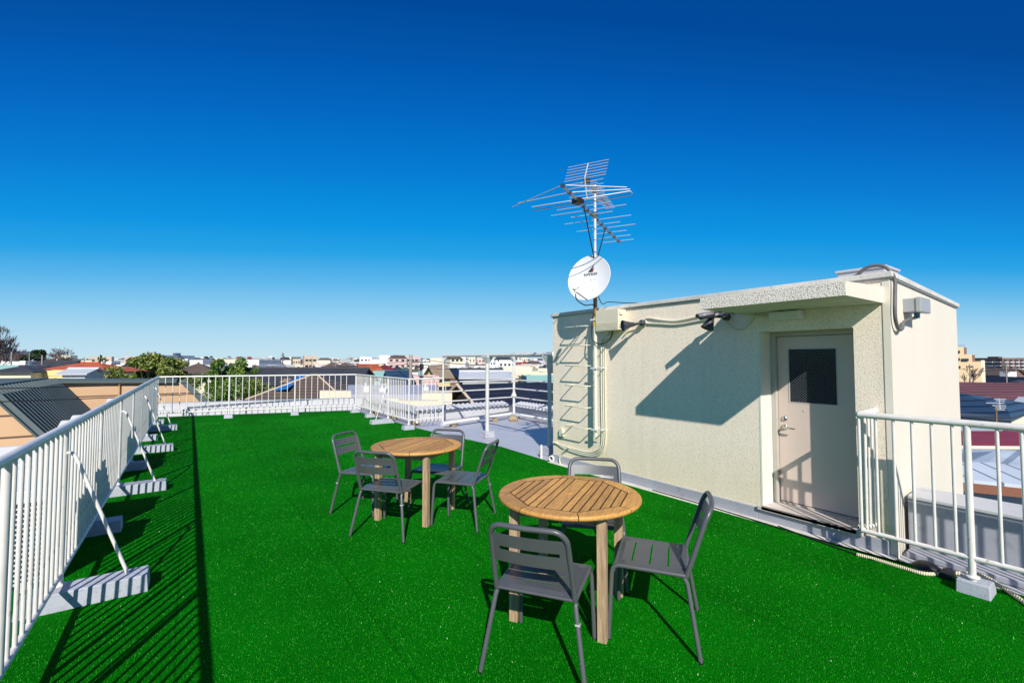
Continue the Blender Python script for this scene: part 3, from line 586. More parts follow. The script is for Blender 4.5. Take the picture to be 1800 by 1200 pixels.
for k_, (dx_, lab) in enumerate(((0, 'leftmost'), (5.5, 'middle'), (11, 'rightmost'))):
    e_ = dx_ * .6
    wall_pipe('conduit', [(1072 + dx_, 580), (1066 + dx_ * .7, 590), (1058 + e_, 598), (1057 + e_, 620), (1057 + e_, 680), (1058 + e_, 740), (1058 + e_, 772), (1055 + e_ * .8, 786 + e_ * .8), (1045 + e_ * .4, 793 + e_ * 1.1), (1030, 794 + e_ * .9), (1005, 788 + e_ * .8), (986, 782 + e_ * .4), (972 + e_, 777)],
              .011, M['cream_pvc'], lab + ' of the three cream conduits running down the wall beside the mast')
wall_pipe('conduit', [(1000, 786), (990, 792), (984, 803), (985, 815), (991, 824), (998, 828)], .011, M['cream_pvc'], 'cream conduit bending from the bundle down to the kerb', X=4.80)
s = MB(); q = on_x(985, 760, 4.80); s.box(4.80, 4.85, q.y - .04, q.y + .04, q.z - .06, q.z + .06); tag(s.build('outlet_box', M['cream_pvc'], None, .006), 'small cream outlet box low on the left end of the wall', 'outlet box')

# side wall junction box and flexible conduit
def on_side(px, py, off=.0):
    d = ray(px, py); nx, ny = -.068, 1.0
    t_ = (nx * XW * 1.0 + (-nx) * 0 + 0)  # plane y = YN + (x-XW)*.068 - off
    k_ = (YN - off - XW * .068) / (d.y - d.x * .068); return _C + d * k_
jb = thing('junction_box', 'grey junction box on the white side wall', 'junction box', tuple(on_side(1594, 540)))
p0 = on_side(1593, 539); s = MB(); s.box(p0.x - .14, p0.x + .14, p0.y - .10, p0.y - .002, p0.z - .062, p0.z + .062); s.build('box', M['grey_box'], jb, .006)
s = MB(); s.box(p0.x - .15, p0.x + .15, p0.y - .14, p0.y - .10, p0.z - .068, p0.z + .068); s.build('lid', M['grey_box'], jb, .008)
s = MB(); c_ = Vector((p0.x + .02, p0.y - .07, p0.z - .062)); s.tube([c_, c_ - Vector((0, 0, .05))], .022, 8); s.build('cable_gland', mat('blue_gland', (.05, .22, .35), .4), jb)
q0 = on_z(1506, 484, 2.405); qe = on_side(1573, 494, .03)
def mixd(px, py, t): return at(px, py, (q0 - _C).dot(_F) * (1 - t) + (qe - _C).dot(_F) * t)
pp_ = [q0 + Vector((.05, .12, -.02)), q0, mixd(1520, 472, .25), mixd(1537, 467, .5), mixd(1553, 468, .75), mixd(1566, 478, .95), qe] + [on_side(*q_, .03) for q_ in ((1573, 520), (1573, 548), (1575, 566), (1580, 579), (1586, 577), (1590, 565))] + [c_ - Vector((0, 0, .04))]
s = MB(); s.tube(smoothpath(pp_, 7), .014, 10); tag(s.build('flexible_conduit', M['flex']), 'grey flexible conduit arching over the roof edge to the junction box', 'conduit')
# ================================================================== railings
def railing(label, P, Q, posts, ztop, zlow, spacing, rail_r=.026, post_r=.0215, bar_r=.0106, name='railing', feet=(), low_r=.018, bars=True, post_to=.0, extra=None, skip_low=False):
    P = Vector((*P, 0)); Q = Vector((*Q, 0)); d = Q - P; Ln = d.length; d.normalize(); nn = Vector((d.y, -d.x, 0))
    t_ = thing(name, label, 'railing', tuple(P + d * (Ln / 2)))
    s = MB(); s.tube([P + Vector((0, 0, ztop)), Q + Vector((0, 0, ztop))], rail_r, 14); s.build('top_rail', M['rail'], t_)
    if not skip_low:
        s = MB(); s.tube([P + Vector((0, 0, zlow)), Q + Vector((0, 0, zlow))], low_r, 10); s.build('bottom_rail', M['rail'], t_)
    pm = None
    for k_ in posts:
        c = P + d * k_
        if pm is None:
            s = MB(); s.tube([c + Vector((0, 0, post_to)), c + Vector((0, 0, ztop - .01))], post_r, 12); s.lathe([(post_r, .012), (post_r * 1.9, .010), (post_r * 1.9, 0)], c + Vector((0, 0, .118)), (0, 0, 1), 14)
            pm = s.build('post', M['rail'], t_); pc_ = c
        else:
            o = pm.copy(); C.objects.link(o); o.location = c - pc_; o.matrix_parent_inverse = pm.matrix_parent_inverse
    if bars:
        n = int(Ln / spacing); bm0 = None; cnt = 0; rest = MB()
        for i in range(1, n):
            if any(abs(i * spacing - k_) < spacing * .5 for k_ in posts): continue
            c = P + d * (i * spacing); cnt += 1
            if cnt > 99: rest.tube([c + Vector((0, 0, zlow)), c + Vector((0, 0, ztop - .01))], bar_r, 8, caps=False); continue
            if bm0 is None:
                s = MB(); s.tube([c + Vector((0, 0, zlow)), c + Vector((0, 0, ztop - .01))], bar_r, 8, caps=False); bm0 = s.build('baluster', M['rail'], t_); bc_ = c
            else:
                o = bm0.copy(); C.objects.link(o); o.location = c - bc_
        if rest.v: tag(rest.build('baluster', M['rail'], t_), kind='stuff')
    return t_, P, d, nn
def foot(parent, c, ax, half_l, half_w, h, taper=.012):
    X = Vector(ax).normalized(); Y = Vector((-X.y, X.x, 0)); c = Vector(c); vs = []
    for z, s_ in ((0.004, 0), (h, taper)):
        for a_, b_ in ((-1, -1), (1, -1), (1, 1), (-1, 1)): vs.append(c + X * (half_l - s_) * a_ + Y * (half_w - s_) * b_ + Vector((0, 0, z)))
    s = MB(); s.add(vs, [(0, 3, 2, 1), (4, 5, 6, 7), (0, 1, 5, 4), (1, 2, 6, 5), (2, 3, 7, 6), (3, 0, 4, 7)])
    return s.build('concrete_foot', M['block'], parent, .006)
# left railing
LY0, LY1 = 1.0, 15.52
lposts = [2.55, 4.35, 5.90, 7.42, 8.93, 10.45, 11.95, 13.45, 14.85]
t_, P, d, nn = railing('long white railing along the left edge of the turf with slanting braces', (-.69, LY0), (-.69, LY1), [y - LY0 for y in lposts] + [LY1 - LY0], 1.185, .19, .125)
s = MB(); s.tube([(-.69, 3.13, .19), (-.69, 3.13, 1.18)], .019, 10, caps=False); s.build('baluster', M['rail'], t_)
for i, y in enumerate(lposts):
    if i % 2 == 1:
        foot(t_, (-.54, y - .06, 0), (1, 0, 0), .335, .105, .125, .008)
        s = MB(); s.tube([(-.69, y, 1.01), (-.655, y - .01, 1.01), (-.635, y - .02, .995), (-.615, y - .035, .955), (-.325, y - .06, .118)], .0115, 10); s.build('brace', M['rail'], t_)
    else: foot(t_, (-.68, y - .05, 0), (1, 0, 0), .18, .095, .12, .008)
# far railing
BP, BQ = Vector((-.69, 15.54)), Vector((4.27, 14.52)); bdv = (BQ - BP).normalized()
def tx(x): return (x + .69) / bdv.x
bp_ = [tx(.93), tx(2.58)]
t_, P, d, nn = railing('white railing across the far end of the turf in front of the trees', tuple(BP), tuple(BQ), bp_, 1.185, .215, .165, rail_r=.022, bar_r=.010)
for k_ in bp_: q = P + d * k_; foot(t_, (q.x, q.y - .04, 0), (d.x, d.y, 0), .11, .09, .11)
# inner right railing
t_, P, d, nn = railing('white railing running back along the right edge of the turf to the pipe frame', (4.27, 14.52), (4.27, 10.28), [0, 1.45, 2.86, 4.24], 1.185, .215, .115, rail_r=.022, bar_r=.010)
for k_ in (0, 1.45, 4.24): q = P + d * k_; foot(t_, (q.x - .03, q.y - .03, 0), (1, 0, 0), .13, .10, .10)
foot(t_, (4.10, 14.52 - 2.90, 0), (1, 0, 0), .30, .11, .11)
s = MB(); s.tube([(4.27, 11.66, .98), (4.23, 11.65, .97), (4.20, 11.64, .92), (3.93, 11.62, .11)], .011, 8); s.build('brace', M['rail'], t_)
t_, P, d, nn = railing('short white railing joining the pipe frame behind the round tables', (4.27, 10.28), (5.17, 10.35), [], 1.185, .215, .12, rail_r=.022, bar_r=.010)
# railing beside the door
FX = 4.55
rposts = [.80, -1.0]
t_, P, d, nn = railing('white railing in front of the blue grey parapet right of the door', (FX, 1.445), (FX, -2.2), [1.445 - y for y in rposts], 1.195, .25, .1135)
s = MB(); s.tube([(FX, 1.445, .25), (FX, 1.445, 1.19)], .012, 8, caps=False); s.build('baluster', M['rail'], t_)
s = MB(); s.tube([(FX, 1.445, 1.195), (4.845, 1.415, 1.21)], .026, 14); s.lathe([(0, .024), (.018, .018), (.026, 0)], (FX, 1.442, 1.195), (0, 1, 0), 14); s.build('end_rail', M['rail'], t_)
s = MB(); s.tube([(FX, 1.445, .25), (4.845, 1.44, .235)], .018, 10); s.build('end_rail', M['rail'], t_)
for x_ in (4.64, 4.72, 4.80):
    s = MB(); s.tube([(x_, 1.437, .245), (x_, 1.432, 1.20)], .0105, 8, caps=False); s.build('baluster', M['rail'], t_)
for y in rposts: foot(t_, (FX + .03, y - .01, 0), (1, 0, 0), .098, .088, .098, .004)
s = MB()
rp = [(4.83, 1.47, .25), (4.76, 1.49, .27), (4.72, 1.46, .235), (4.70, 1.50, .26), (4.66, 1.45, .23), (4.62, 1.49, .26), (4.58, 1.44, .235)]
s.tube(smoothpath(rp, 4), .010, 6); tag(s.build('rope', M['rope']), 'short rope wound round the lower end of the railing beside the door', 'rope')

# ------------------------------------------------------------------ pipe frame over the grey deck
fr_ = thing('steel_frame', 'tall white steel pipe frame standing on the grey deck left of the stair house', 'pipe frame', (6.2, 8.3, 0))
A_, B_, C_f, D_, E_f = (5.2, 10.35), (5.2, 8.27), (7.49, 10.5), (5.16, 6.16), (7.40, 6.2)
for (x, y), hz, r_ in ((A_, 1.78, .024), (B_, 1.76, .040), (C_f, 1.76, .036), (D_, 1.76, .036), (E_f, 1.76, .036)):
    s = MB(); s.tube([(x, y, .10), (x, y, hz)], r_, 14); s.build('post', M['rail_dark'], fr_)
    foot(fr_, (x, y, 0), (1, 0, 0), .12, .12, .14 if (x, y) != A_ else .10, .006)
def beam(p, q, z, r_, nm='beam', key='rail_dark'):
    s = MB(); s.tube([(*p, z), (*q, z)], r_, 10); s.build(nm, M[key], fr_)
beam(A_, B_, 1.745, .030); beam(B_, D_, 1.745, .036); beam(A_, C_f, 1.745, .024); beam(C_f, E_f, 1.745, .030); beam(D_, E_f, 1.745, .036); beam(B_, (7.44, 8.3), 1.75, .030)
for z in (1.085, .845, .60):
    beam(A_, C_f, z, .017, 'rail'); beam(C_f, E_f, z - .005, .020, 'rail')
def gusset(x, y, z0, z1, wx, wy):
    s = MB(); s.prism([(x - wx, y - wy), (x + wx, y - wy), (x + wx, y + wy), (x - wx, y + wy)], z1, z1 + .05)
    vs = [(x - .04, y - .04, z0), (x + .04, y - .04, z0), (x + .04, y + .04, z0), (x - .04, y + .04, z0), (x - wx, y - wy, z1), (x + wx, y - wy, z1), (x + wx, y + wy, z1), (x - wx, y + wy, z1)]
    s.add(vs, [(0, 3, 2, 1), (0, 1, 5, 4), (1, 2, 6, 5), (2, 3, 7, 6), (3, 0, 4, 7)]); s.build('gusset', M['rail_dark'], fr_)
gusset(*B_, 1.58, 1.70, .075, .11); gusset(*D_, 1.58, 1.71, .07, .12); gusset(*C_f, 1.60, 1.70, .10, .07)
s = MB(); s.lathe([(.04, .10), (.10, 0), (.10, -.02), (.04, -.02)], (7.49, 10.5, .64), (0, 0, 1), 4); s.build('gusset', M['rail_dark'], fr_)
s = MB(); s.tube([(5.2, 10.3, 1.60), (5.2, 10.12, 1.73)], .022, 8); s.build('gusset', M['rail_dark'], fr_)
s = MB(); s.tube([(4.98, 6.08, 1.74), (4.87, 5.70, 1.74)], .022, 8); s.lathe([(0, .03), (.07, .03), (.07, 0), (0, 0)], (4.90, 5.72, 1.74), (0, -1, 0), 12); s.build('wall_tie', M['rail_dark'], fr_)
s = MB(); s.tube(smoothpath([(7.44, 8.9, 1.72), (7.43, 8.88, 1.4), (7.44, 8.86, 1.1), (7.43, 8.9, .95)], 4), .008, 6); tag(s.build('hanging_cord', M['pvc']), 'thin white cord hanging from the right side of the pipe frame', 'cord')
# pipes on stones along the parapet
s = MB(); s.tube([(5.02, 9.93, .12), (7.60, 10.62, .12)], .045, 14); tag(s.build('drain_pipe', M['pvc']), 'white plastic pipe lying on stones along the far side of the grey deck', 'pipe')
s = MB(); s.tube([(7.50, 10.2, .12), (7.46, 6.4, .12)], .045, 14); tag(s.build('drain_pipe', M['pvc']), 'white plastic pipe lying along the right side of the grey deck', 'pipe')
s = MB(); s.tube([(4.62, 14.6, .10), (4.66, 10.7, .10)], .035, 12); tag(s.build('drain_pipe', M['pvc']), 'white plastic pipe lying between the right turf railing and the parapet', 'pipe')
def stone(c, r_, lab):
    bm2 = bmesh.new(); bmesh.ops.create_icosphere(bm2, subdivisions=2, radius=1)
    sd2 = random.random() * 9
    for v_ in bm2.verts:
        n_2 = math.sin(v_.co.x * 3.1 + sd2) * math.cos(v_.co.y * 2.7 + sd2 * 2) * .22; v_.co *= (1 + n_2)
        v_.co = Vector((v_.co.x * r_ * 1.2, v_.co.y * r_, max(v_.co.z, -.55) * r_ * .8))
    me = bpy.data.meshes.new('stone'); bm2.to_mesh(me); bm2.free(); me.materials.append(M['stone']); o = bpy.data.objects.new('stone', me); C.objects.link(o); o.location = (c[0], c[1], r_ * .42); o.rotation_euler = (0, 0, random.random() * 6)
    return tag(o, lab, 'stone')
import bmesh
stone((5.38, 10.12), .11, 'beige stone beside the left foot of the pipe frame')
stone((6.72, 10.28), .09, 'beige stone under the far pipe, middle of the three by the pipe frame')
stone((7.16, 10.05), .125, 'larger beige stone near the far corner post of the pipe frame')
stone((4.58, 13.6), .10, 'beige stone behind the turf railing nearest its far corner'); stone((4.62, 12.2), .11, 'beige stone behind the brace of the right turf railing'); stone((4.70, 10.9), .10, 'beige stone behind the near end of the right turf railing')
# open pipe end by the house corner
s = MB(); s.lathe([(.036, 0), (.048, 0), (.048, .24), (.036, .24), (.036, 0)], (4.79, 5.69, .055), Vector((1, .35, 0)), 18); tag(s.build('pipe_stub', M['pvc']), 'short open white pipe end lying at the left corner of the stair house', 'pipe')
s = MB(); s.tube([(4.86, 6.02, .0), (4.86, 6.02, .22)], .022, 10); tag(s.build('pipe_stub', M['pvc']), 'upright white pipe stub beside the dark frame post', 'pipe')
s = MB(); s.box(6.9, 7.35, 6.9, 7.4, 0, .26); tag(s.build('utility_box', M['darkgrey'], None, .01), 'dark low box in the shade behind the stair house corner', 'box')

# rope and strap on the turf beside the right railing
s = MB(); s.tube(smoothpath([(4.60, 1.50, .022), (4.61, 1.38, .022), (4.60, 1.20, .022), (4.60, 1.08, .024), (4.70, 1.00, .024), (4.80, .93, .03), (4.84, .80, .05), (4.76, .68, .03), (4.62, .57, .024), (4.40, .42, .022), (4.2, .30, .022)], 8), .0145, 8)
tag(s.build('rope', M['rope']), 'cream twisted rope lying along the edge of the turf past the railing foot', 'rope')
s = MB(); s.lathe([(0, .05), (.05, .045), (.085, .02), (.09, 0)], (4.78, 1.10, .008), (0, 0, 1), 16); s.box(4.66, 4.78, .93, 1.00, .008, .05); tag(s.build('drain_strainer', M['black']), 'black drain strainer beside the rope at the foot of the parapet', 'drain')
for k_, pts_ in enumerate(([(4.775, 3.7, .02), (4.76, 2.9, .02), (4.72, 2.3, .02), (4.70, 1.7, .02), (4.72, 1.2, .02)], [(4.76, 2.2, .018), (4.66, 1.8, .018), (4.60, 1.4, .018), (4.68, 1.05, .018)])):
    s = MB(); s.tube(smoothpath(pts_, 6), .006, 6); tag(s.build('ground_cable', M['black']), ('thin black cable along the turf edge below the grey door', 'second thin black cable curving over the turf near the rope end')[k_], 'cable')

# ------------------------------------------------------------------ outdoor units behind the left railing
def outdoor_unit(y, lab, wdt=.62, dep=.42, hh=.72, x1=-.80):
    t_ = thing('outdoor_unit', lab, 'outdoor unit', (x1 - wdt / 2, y + dep / 2, 0), group=None)
    x0 = x1 - wdt
    s = MB(); s.box(x0, x1, y + .02, y + dep, .05, hh); s.build('casing', M['ac'], t_, .012)
    s = MB(); s.box(x0 + .03, x1 - .015, y + .012, y + .02, .08, hh - .09); s.build('dark_core', M['void'], t_)
    s = MB()
    for i in range(15): z = .095 + i * (hh - .19) / 15; s.box(x0 + .03, x1 - .015, y - .002, y + .010, z, z + .011)
    for x_ in np.linspace(x0 + .03, x1 - .02, 4): s.box(x_, x_ + .006, y - .004, y + .011, .08, hh - .09)
    s.build('grille', M['ac'], t_)
    s = MB(); s.box(x0, x1, y - .006, y + .02, hh - .09, hh); s.build('top_trim', M['ac'], t_, .006)
    s = MB(); vs = [(x0 + .04, y + .03, hh + .001), (x1 - .04, y + .03, hh + .001), (x1 - .04, y + dep, hh + .001), (x0 + .04, y + dep, hh + .001), (x0 + .04, y + dep - .06, hh + .10), (x1 - .04, y + dep - .06, hh + .10), (x1 - .04, y + dep, hh + .10), (x0 + .04, y + dep, hh + .10)]
    s.add(vs, [(0, 3, 2, 1), (4, 5, 6, 7), (0, 1, 5, 4), (1, 2, 6, 5), (2, 3, 7, 6), (3, 0, 4, 7)]); s.build('sloping_lid', M['ac'], t_, .006)
    for xx in (x0 + .08, x1 - .16):
        s = MB(); s.box(xx, xx + .08, y - .01, y + dep + .02, .004, .05); s.build('foot', M['ac'], t_)
    s = MB(); s.tube([(x1 + .02, y + dep - .06, .25), (x1 + .05, y + dep - .02, .12), (x1 + .04, y + dep + .1, .03)], .016, 8); s.build('pipe', M['cream_pvc'], t_)
    return t_
outdoor_unit(4.67, 'white louvred outdoor unit nearest the camera behind the left railing')
outdoor_unit(5.52, 'second white outdoor unit behind the left railing', hh=.78)
outdoor_unit(8.05, 'third white outdoor unit behind the left railing', hh=.74)
outdoor_unit(8.75, 'fourth white outdoor unit behind the left railing', hh=.74)
outdoor_unit(12.2, 'white outdoor unit farthest away behind the left railing', hh=.74)

# ================================================================== furniture
def slat_strip(s, x0, x1, z0, z1, lean, y_at, th=.003, nseg=22, bow=.022):
    for i in range(nseg):
        xa, xb = x0 + (x1 - x0) * i / nseg, x0 + (x1 - x0) * (i + 1) / nseg
        yf = lambda x, z: y_at(z) - bow * (1 - (x / .20) ** 2)
        vs = [(xa, yf(xa, z0), z0), (xb, yf(xb, z0), z0), (xb, yf(xb, z1), z1), (xa, yf(xa, z1), z1)]
        vs += [(x, y - th, z) for x, y, z in vs]
        fs = [(0, 1, 2, 3), (7, 6, 5, 4), (0, 4, 5, 1), (3, 2, 6, 7)]
        if i == 0: fs.append((0, 3, 7, 4))
        if i == nseg - 1: fs.append((1, 5, 6, 2))
        s.add(vs, fs, False)
def make_chair():
    t_ = thing('metal_chair', '', 'chair', (0, 0, 0), 0, 'charcoal metal chairs around the round wooden tables')
    y_at = lambda z: -.205 - (z - .45) * .33
    for sx_ in (-1, 1):
        s = MB(); pts = [(sx_ * .23, .235, .012), (sx_ * .218, .216, .38)] + [(sx_ * .214, .17 + .045 * math.cos(a_), .395 + .045 * math.sin(a_)) for a_ in np.linspace(.15, math.pi / 2, 5)] + [(sx_ * .213, .05, .438), (sx_ * .213, -.195, .434)]
        s.tube(pts, .0130, 10); s.build('front_leg', M['chair'], t_)
        s = MB(); s.tube([(sx_ * .213, -.185, .425), (sx_ * .218, -.202, .395), (sx_ * .28, -.265, .012)], .0130, 10); s.build('rear_leg', M['chair'], t_)
        if sx_ == 1:
            s = MB(); s.obox((sx_ * .2315, -.2155, .33), .0125, .0125, .004); s.build('worn_patch', M['chip'], t_)
        for q in ((sx_ * .23, .235), (sx_ * .28, -.265)):
            s = MB(); s.lathe([(0, 0), (.013, 0), (.013, .018), (.0118, .018)], (q[0], q[1], .008), (0, 0, 1), 12); s.build('foot_cap', M['black'], t_)
    s = MB(); zt = .815; r_ = .07; hw = .203
    pts = [(-.213, -.198, .43), (-.212, y_at(.50), .50)] + [(-hw - .005, y_at(.62), .62)]
    pts += [(-hw + r_ - r_ * math.cos(a_), y_at(zt - r_ + r_ * math.sin(a_)) - .0 - .012 * (a_ / 1.57), zt - r_ + r_ * math.sin(a_)) for a_ in np.linspace(0, math.pi / 2, 7)]
    pts += [(0, y_at(zt) - .022, zt)]
    pts += [(-x, y, z) for x, y, z in pts[:-1][::-1]]
    s.tube(pts, .0142, 12); s.build('back_frame', M['chair'], t_)
    s = MB(); bx_ = .192
    slat_strip(s, -bx_, bx_, .695, .765, 0, y_at); slat_strip(s, -bx_, bx_, .605, .675, 0, y_at)
    slat_strip(s, -bx_, -.16, .675, .695, 0, y_at, nseg=2); slat_strip(s, .16, bx_, .675, .695, 0, y_at, nseg=2)
    s.build('backrest', M['chair'], t_)
    s = MB(); zs = .452; ys = [-.200, -.105, -.0935, -.002, .0095, .101, .1125, .195]
    f_z = lambda y: zs - (.010 if y > .19 or y < -.195 else 0) + (.0) - .006 * (1 - (y / .2) ** 2)
    def plate(xa, xb, ya, yb, n=3):
        for i in range(n):
            y0_, y1_ = ya + (yb - ya) * i / n, ya + (yb - ya) * (i + 1) / n
            vs = [(xa, y0_, f_z(y0_)), (xb, y0_, f_z(y0_)), (xb, y1_, f_z(y1_)), (xa, y1_, f_z(y1_))]; vs += [(x, y, z - .003) for x, y, z in vs]
            s.add(vs, [(0, 1, 2, 3), (7, 6, 5, 4), (0, 4, 5, 1), (1, 5, 6, 2), (2, 6, 7, 3), (3, 7, 4, 0)])
    for i in range(0, 8, 2): plate(-.150, .150, ys[i], ys[i + 1])
    plate(-.207, -.1502, -.200, .195, 8); plate(.1502, .207, -.200, .195, 8)
    s.tube([(-.205, .198, .438), (.205, .198, .438)], .009, 8); s.tube([(-.21, -.203, .436), (.21, -.203, .436)], .009, 8)
    s.build('seat', M['chair'], t_)
    return t_
chair0 = make_chair(); used = [0]
kids[chair0.name] = list(chair0.children)
chairs = [(1.660, 2.022, -.974, 'charcoal metal chair nearest the camera, its back towards us at the near round table'),
          (2.372, 1.850, .603, 'charcoal metal chair at the right side of the near round table, facing left'),
          (2.550, 2.525, 2.335, 'charcoal metal chair behind the near round table by the wall'),
          (1.640, 5.088, -2.50, 'charcoal metal chair at the far left of the farther round table'),
          (1.631, 4.321, -.905, 'charcoal metal chair in front of the farther round table with its back to us'),
          (2.313, 4.155, .683, 'charcoal metal chair at the right side of the farther round table'),
          (2.273, 4.660, 2.29, 'charcoal metal chair behind the farther round table, its seat in table shade')]
for i, (x, y, a_, lab) in enumerate(chairs):
    if i == 0: chair0.location = (x, y, 0); chair0.rotation_euler = (0, 0, a_); chair0['label'] = lab
    else: copy_tree(chair0, loc=(x, y, 0), rotz=a_, label=lab)
def clip_x(poly, xa, xb):
    def half(P, f):
        out = []
        for i in range(len(P)):
            a_, b_ = P[i], P[(i + 1) % len(P)]; fa, fb = f(a_), f(b_)
            if fa >= 0: out.append(a_)
            if fa * fb < 0: t = fa / (fa - fb); out.append((a_[0] + (b_[0] - a_[0]) * t, a_[1] + (b_[1] - a_[1]) * t))
        return out
    return half(half(poly, lambda p: p[1] - xa), lambda p: xb - p[1])
def make_table(loc, rot, H, lab):
    t_ = thing('round_table', lab, 'table', (*loc, 0), rot, 'round slatted wooden tables')
    inv = Matrix.Translation(t_.location) @ Matrix.Rotation(rot, 4, 'Z')
    def put(s, nm, m, bev=0):
        o = bpy.data.objects.new(nm, s.mesh(nm, m)); C.objects.link(o); o.parent = t_
        if bev: b = o.modifiers.new('bevel', 'BEVEL'); b.width = bev; b.segments = 2; b.limit_method = 'ANGLE'; b.angle_limit = R(40)
        return o
    Ro, Ri = .472, .398; z1, z0 = H, H - .028
    s = MB()
    for k_ in range(8):          # eight curved rim segments round an octagon
        a0, a1 = R(22.5 + 45 * k_) + .006, R(67.5 + 45 * k_) - .006
        inner = [(Ri * math.cos(a_), Ri * math.sin(a_)) for a_ in (a1, a0)]
        outer = [(a0 + (a1 - a0) * j / 8) for j in range(9)]
        prof = [(Ro - .010, z1), (Ro - .003, z1 - .004), (Ro, z1 - .011), (Ro, z0 + .008), (Ro - .006, z0)]
        vs = []; nn_ = len(prof)
        for a_ in outer: vs += [(r_ * math.cos(a_), r_ * math.sin(a_), z) for r_, z in prof]
        i0 = len(vs)
        for x, y in ((Ri * math.cos(a0), Ri * math.sin(a0)), (Ri * math.cos(a1), Ri * math.sin(a1))): vs += [(x, y, z1), (x, y, z0)]
        fs = []
        for j in range(8):
            for q in range(nn_ - 1): fs.append((j * nn_ + q, j * nn_ + q + 1, (j + 1) * nn_ + q + 1, (j + 1) * nn_ + q))
        fs.append(tuple([i0] + [j * nn_ for j in range(9)] + [i0 + 2])); fs.append(tuple([i0 + 3] + [j * nn_ + nn_ - 1 for j in range(8, -1, -1)] + [i0 + 1]))
        s.add(vs, fs, False); dk = [(i0 + 2, i0 + 3, i0 + 1, i0), (i0, i0 + 1) + tuple(range(nn_ - 1, -1, -1)), (i0 + 3, i0 + 2) + tuple(8 * nn_ + q for q in range(nn_))]
        b0_ = len(s.v) - len(vs)
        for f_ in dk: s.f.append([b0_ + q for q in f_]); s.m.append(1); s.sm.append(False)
    put(s, 'rim', [M['teak'], M['gap_shade']])
    octo = [((Ri - .009) * math.cos(R(22.5 + 45 * k_)), (Ri - .009) * math.sin(R(22.5 + 45 * k_))) for k_ in range(8)]
    ap = (Ri - .009) * math.cos(R(22.5)); gap = .009; cw = .098; nside = 6; w_ = (2 * ap - cw - 12 * gap) / 12
    edges = [(-cw / 2, cw / 2)]
    e = cw / 2
    for i in range(nside): edges.append((e + gap, e + gap + w_)); edges.append((-e - gap - w_, -e - gap)); e += gap + w_
    s = MB()
    for ya, yb in edges:
        pl2 = clip_x(octo, ya, yb)
        if len(pl2) > 2:
            s.prism(pl2, z0 + .003, z1 - .0005)
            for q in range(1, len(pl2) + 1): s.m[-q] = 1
    o = put(s, 'slats', [M['teak'], M['gap_shade']])
    s = MB(); s.lathe([(0, .003), (.012, .002), (.018, .0025), (.024, .003), (.026, 0)], (0, 0, z1 - .0005), (0, 0, 1), 20); put(s, 'umbrella_hole_cap', M['teak'])
    s = MB(); q = .268
    for i in range(4):
        a_ = R(90 * i); ca, sa = math.cos(a_), math.sin(a_); c_ = Vector((ca * q, sa * q, z0 - .036)); s.obox(c_, q - .026, .010, .034, (-sa, ca, 0))
    s.obox((0, 0, z0 - .012), .36, .03, .010, (0, 1, 0)); s.obox((0, .2, z0 - .012), .012, .24 * 0 + .03, .010, (1, 0, 0))
    put(s, 'apron', M['apron'])
    for i in range(4):
        a_ = R(45 + 90 * i); cx, cy = .395 * math.cos(a_), .395 * math.sin(a_)
        s = MB(); s.box(cx - .0275, cx + .0275, cy - .0275, cy + .0275, .008, z0 - .001); put(s, 'leg', M['leg_wood'], .003)
    return t_
make_table((2.099, 2.307), R(-103.1 + 45 + 90), .758, 'near round slatted wooden table with square legs, largest in the photo')
make_table((2.004, 4.602), R(-99.6 + 45 + 90), .745, 'farther round slatted wooden table with square legs')
# ================================================================== the town around
def rnd(a, b): return a + (b - a) * random.random()
WALLS = {'white': mat('w_white', (.80, .79, .76), .8, var=.08, vscale=.6), 'cream': mat('w_cream', (.74, .68, .52), .8, var=.1, vscale=.6), 'beige': mat('w_beige', (.60, .48, .36), .8, var=.1, vscale=.6),
         'grey': mat('w_grey', (.42, .42, .42), .8, var=.12, vscale=.6), 'yellow': mat('w_yellow', (.76, .64, .28), .8, var=.08, vscale=.6), 'brown': mat('w_brown', (.22, .13, .10), .8, var=.15, vscale=.6),
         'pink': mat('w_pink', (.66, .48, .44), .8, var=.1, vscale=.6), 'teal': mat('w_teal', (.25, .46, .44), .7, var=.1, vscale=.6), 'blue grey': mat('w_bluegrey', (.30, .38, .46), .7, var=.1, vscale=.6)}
ROOFS = {'dark grey': stripes('r_dark', (.055, .058, .068), (.02, .02, .024), 2, .14, .25, .6, .5), 'black': stripes('r_black', (.020, .024, .034), (.008, .009, .013), 2, .12, .2, .45, .4),
         'brown': stripes('r_brown', (.13, .095, .075), (.05, .035, .03), 2, .14, .25, .7, .5), 'red': stripes('r_red', (.30, .045, .035), (.12, .02, .015), 2, .16, .2, .6, .4),
         'orange': stripes('r_orange', (.50, .115, .045), (.25, .05, .02), 2, .16, .2, .7, .4), 'crimson': stripes('r_crimson', (.17, .022, .035), (.07, .01, .015), 2, .16, .2, .7, .4), 'blue': stripes('r_blue', (.025, .065, .13), (.008, .025, .05), 2, .16, .2, .5, .4),
         'green': stripes('r_green', (.05, .13, .10), (.02, .05, .04), 2, .16, .2, .6, .4), 'silver': mat('r_silver', (.55, .57, .60), .4, var=.12, vscale=.8), 'tan': stripes('r_tan', (.33, .25, .17), (.15, .1, .07), 2, .15, .25, .7, .4)}
GLASS = mat('window_glass', (.025, .035, .05), .12); FRAMEW = mat('window_frame', (.62, .62, .62), .5)
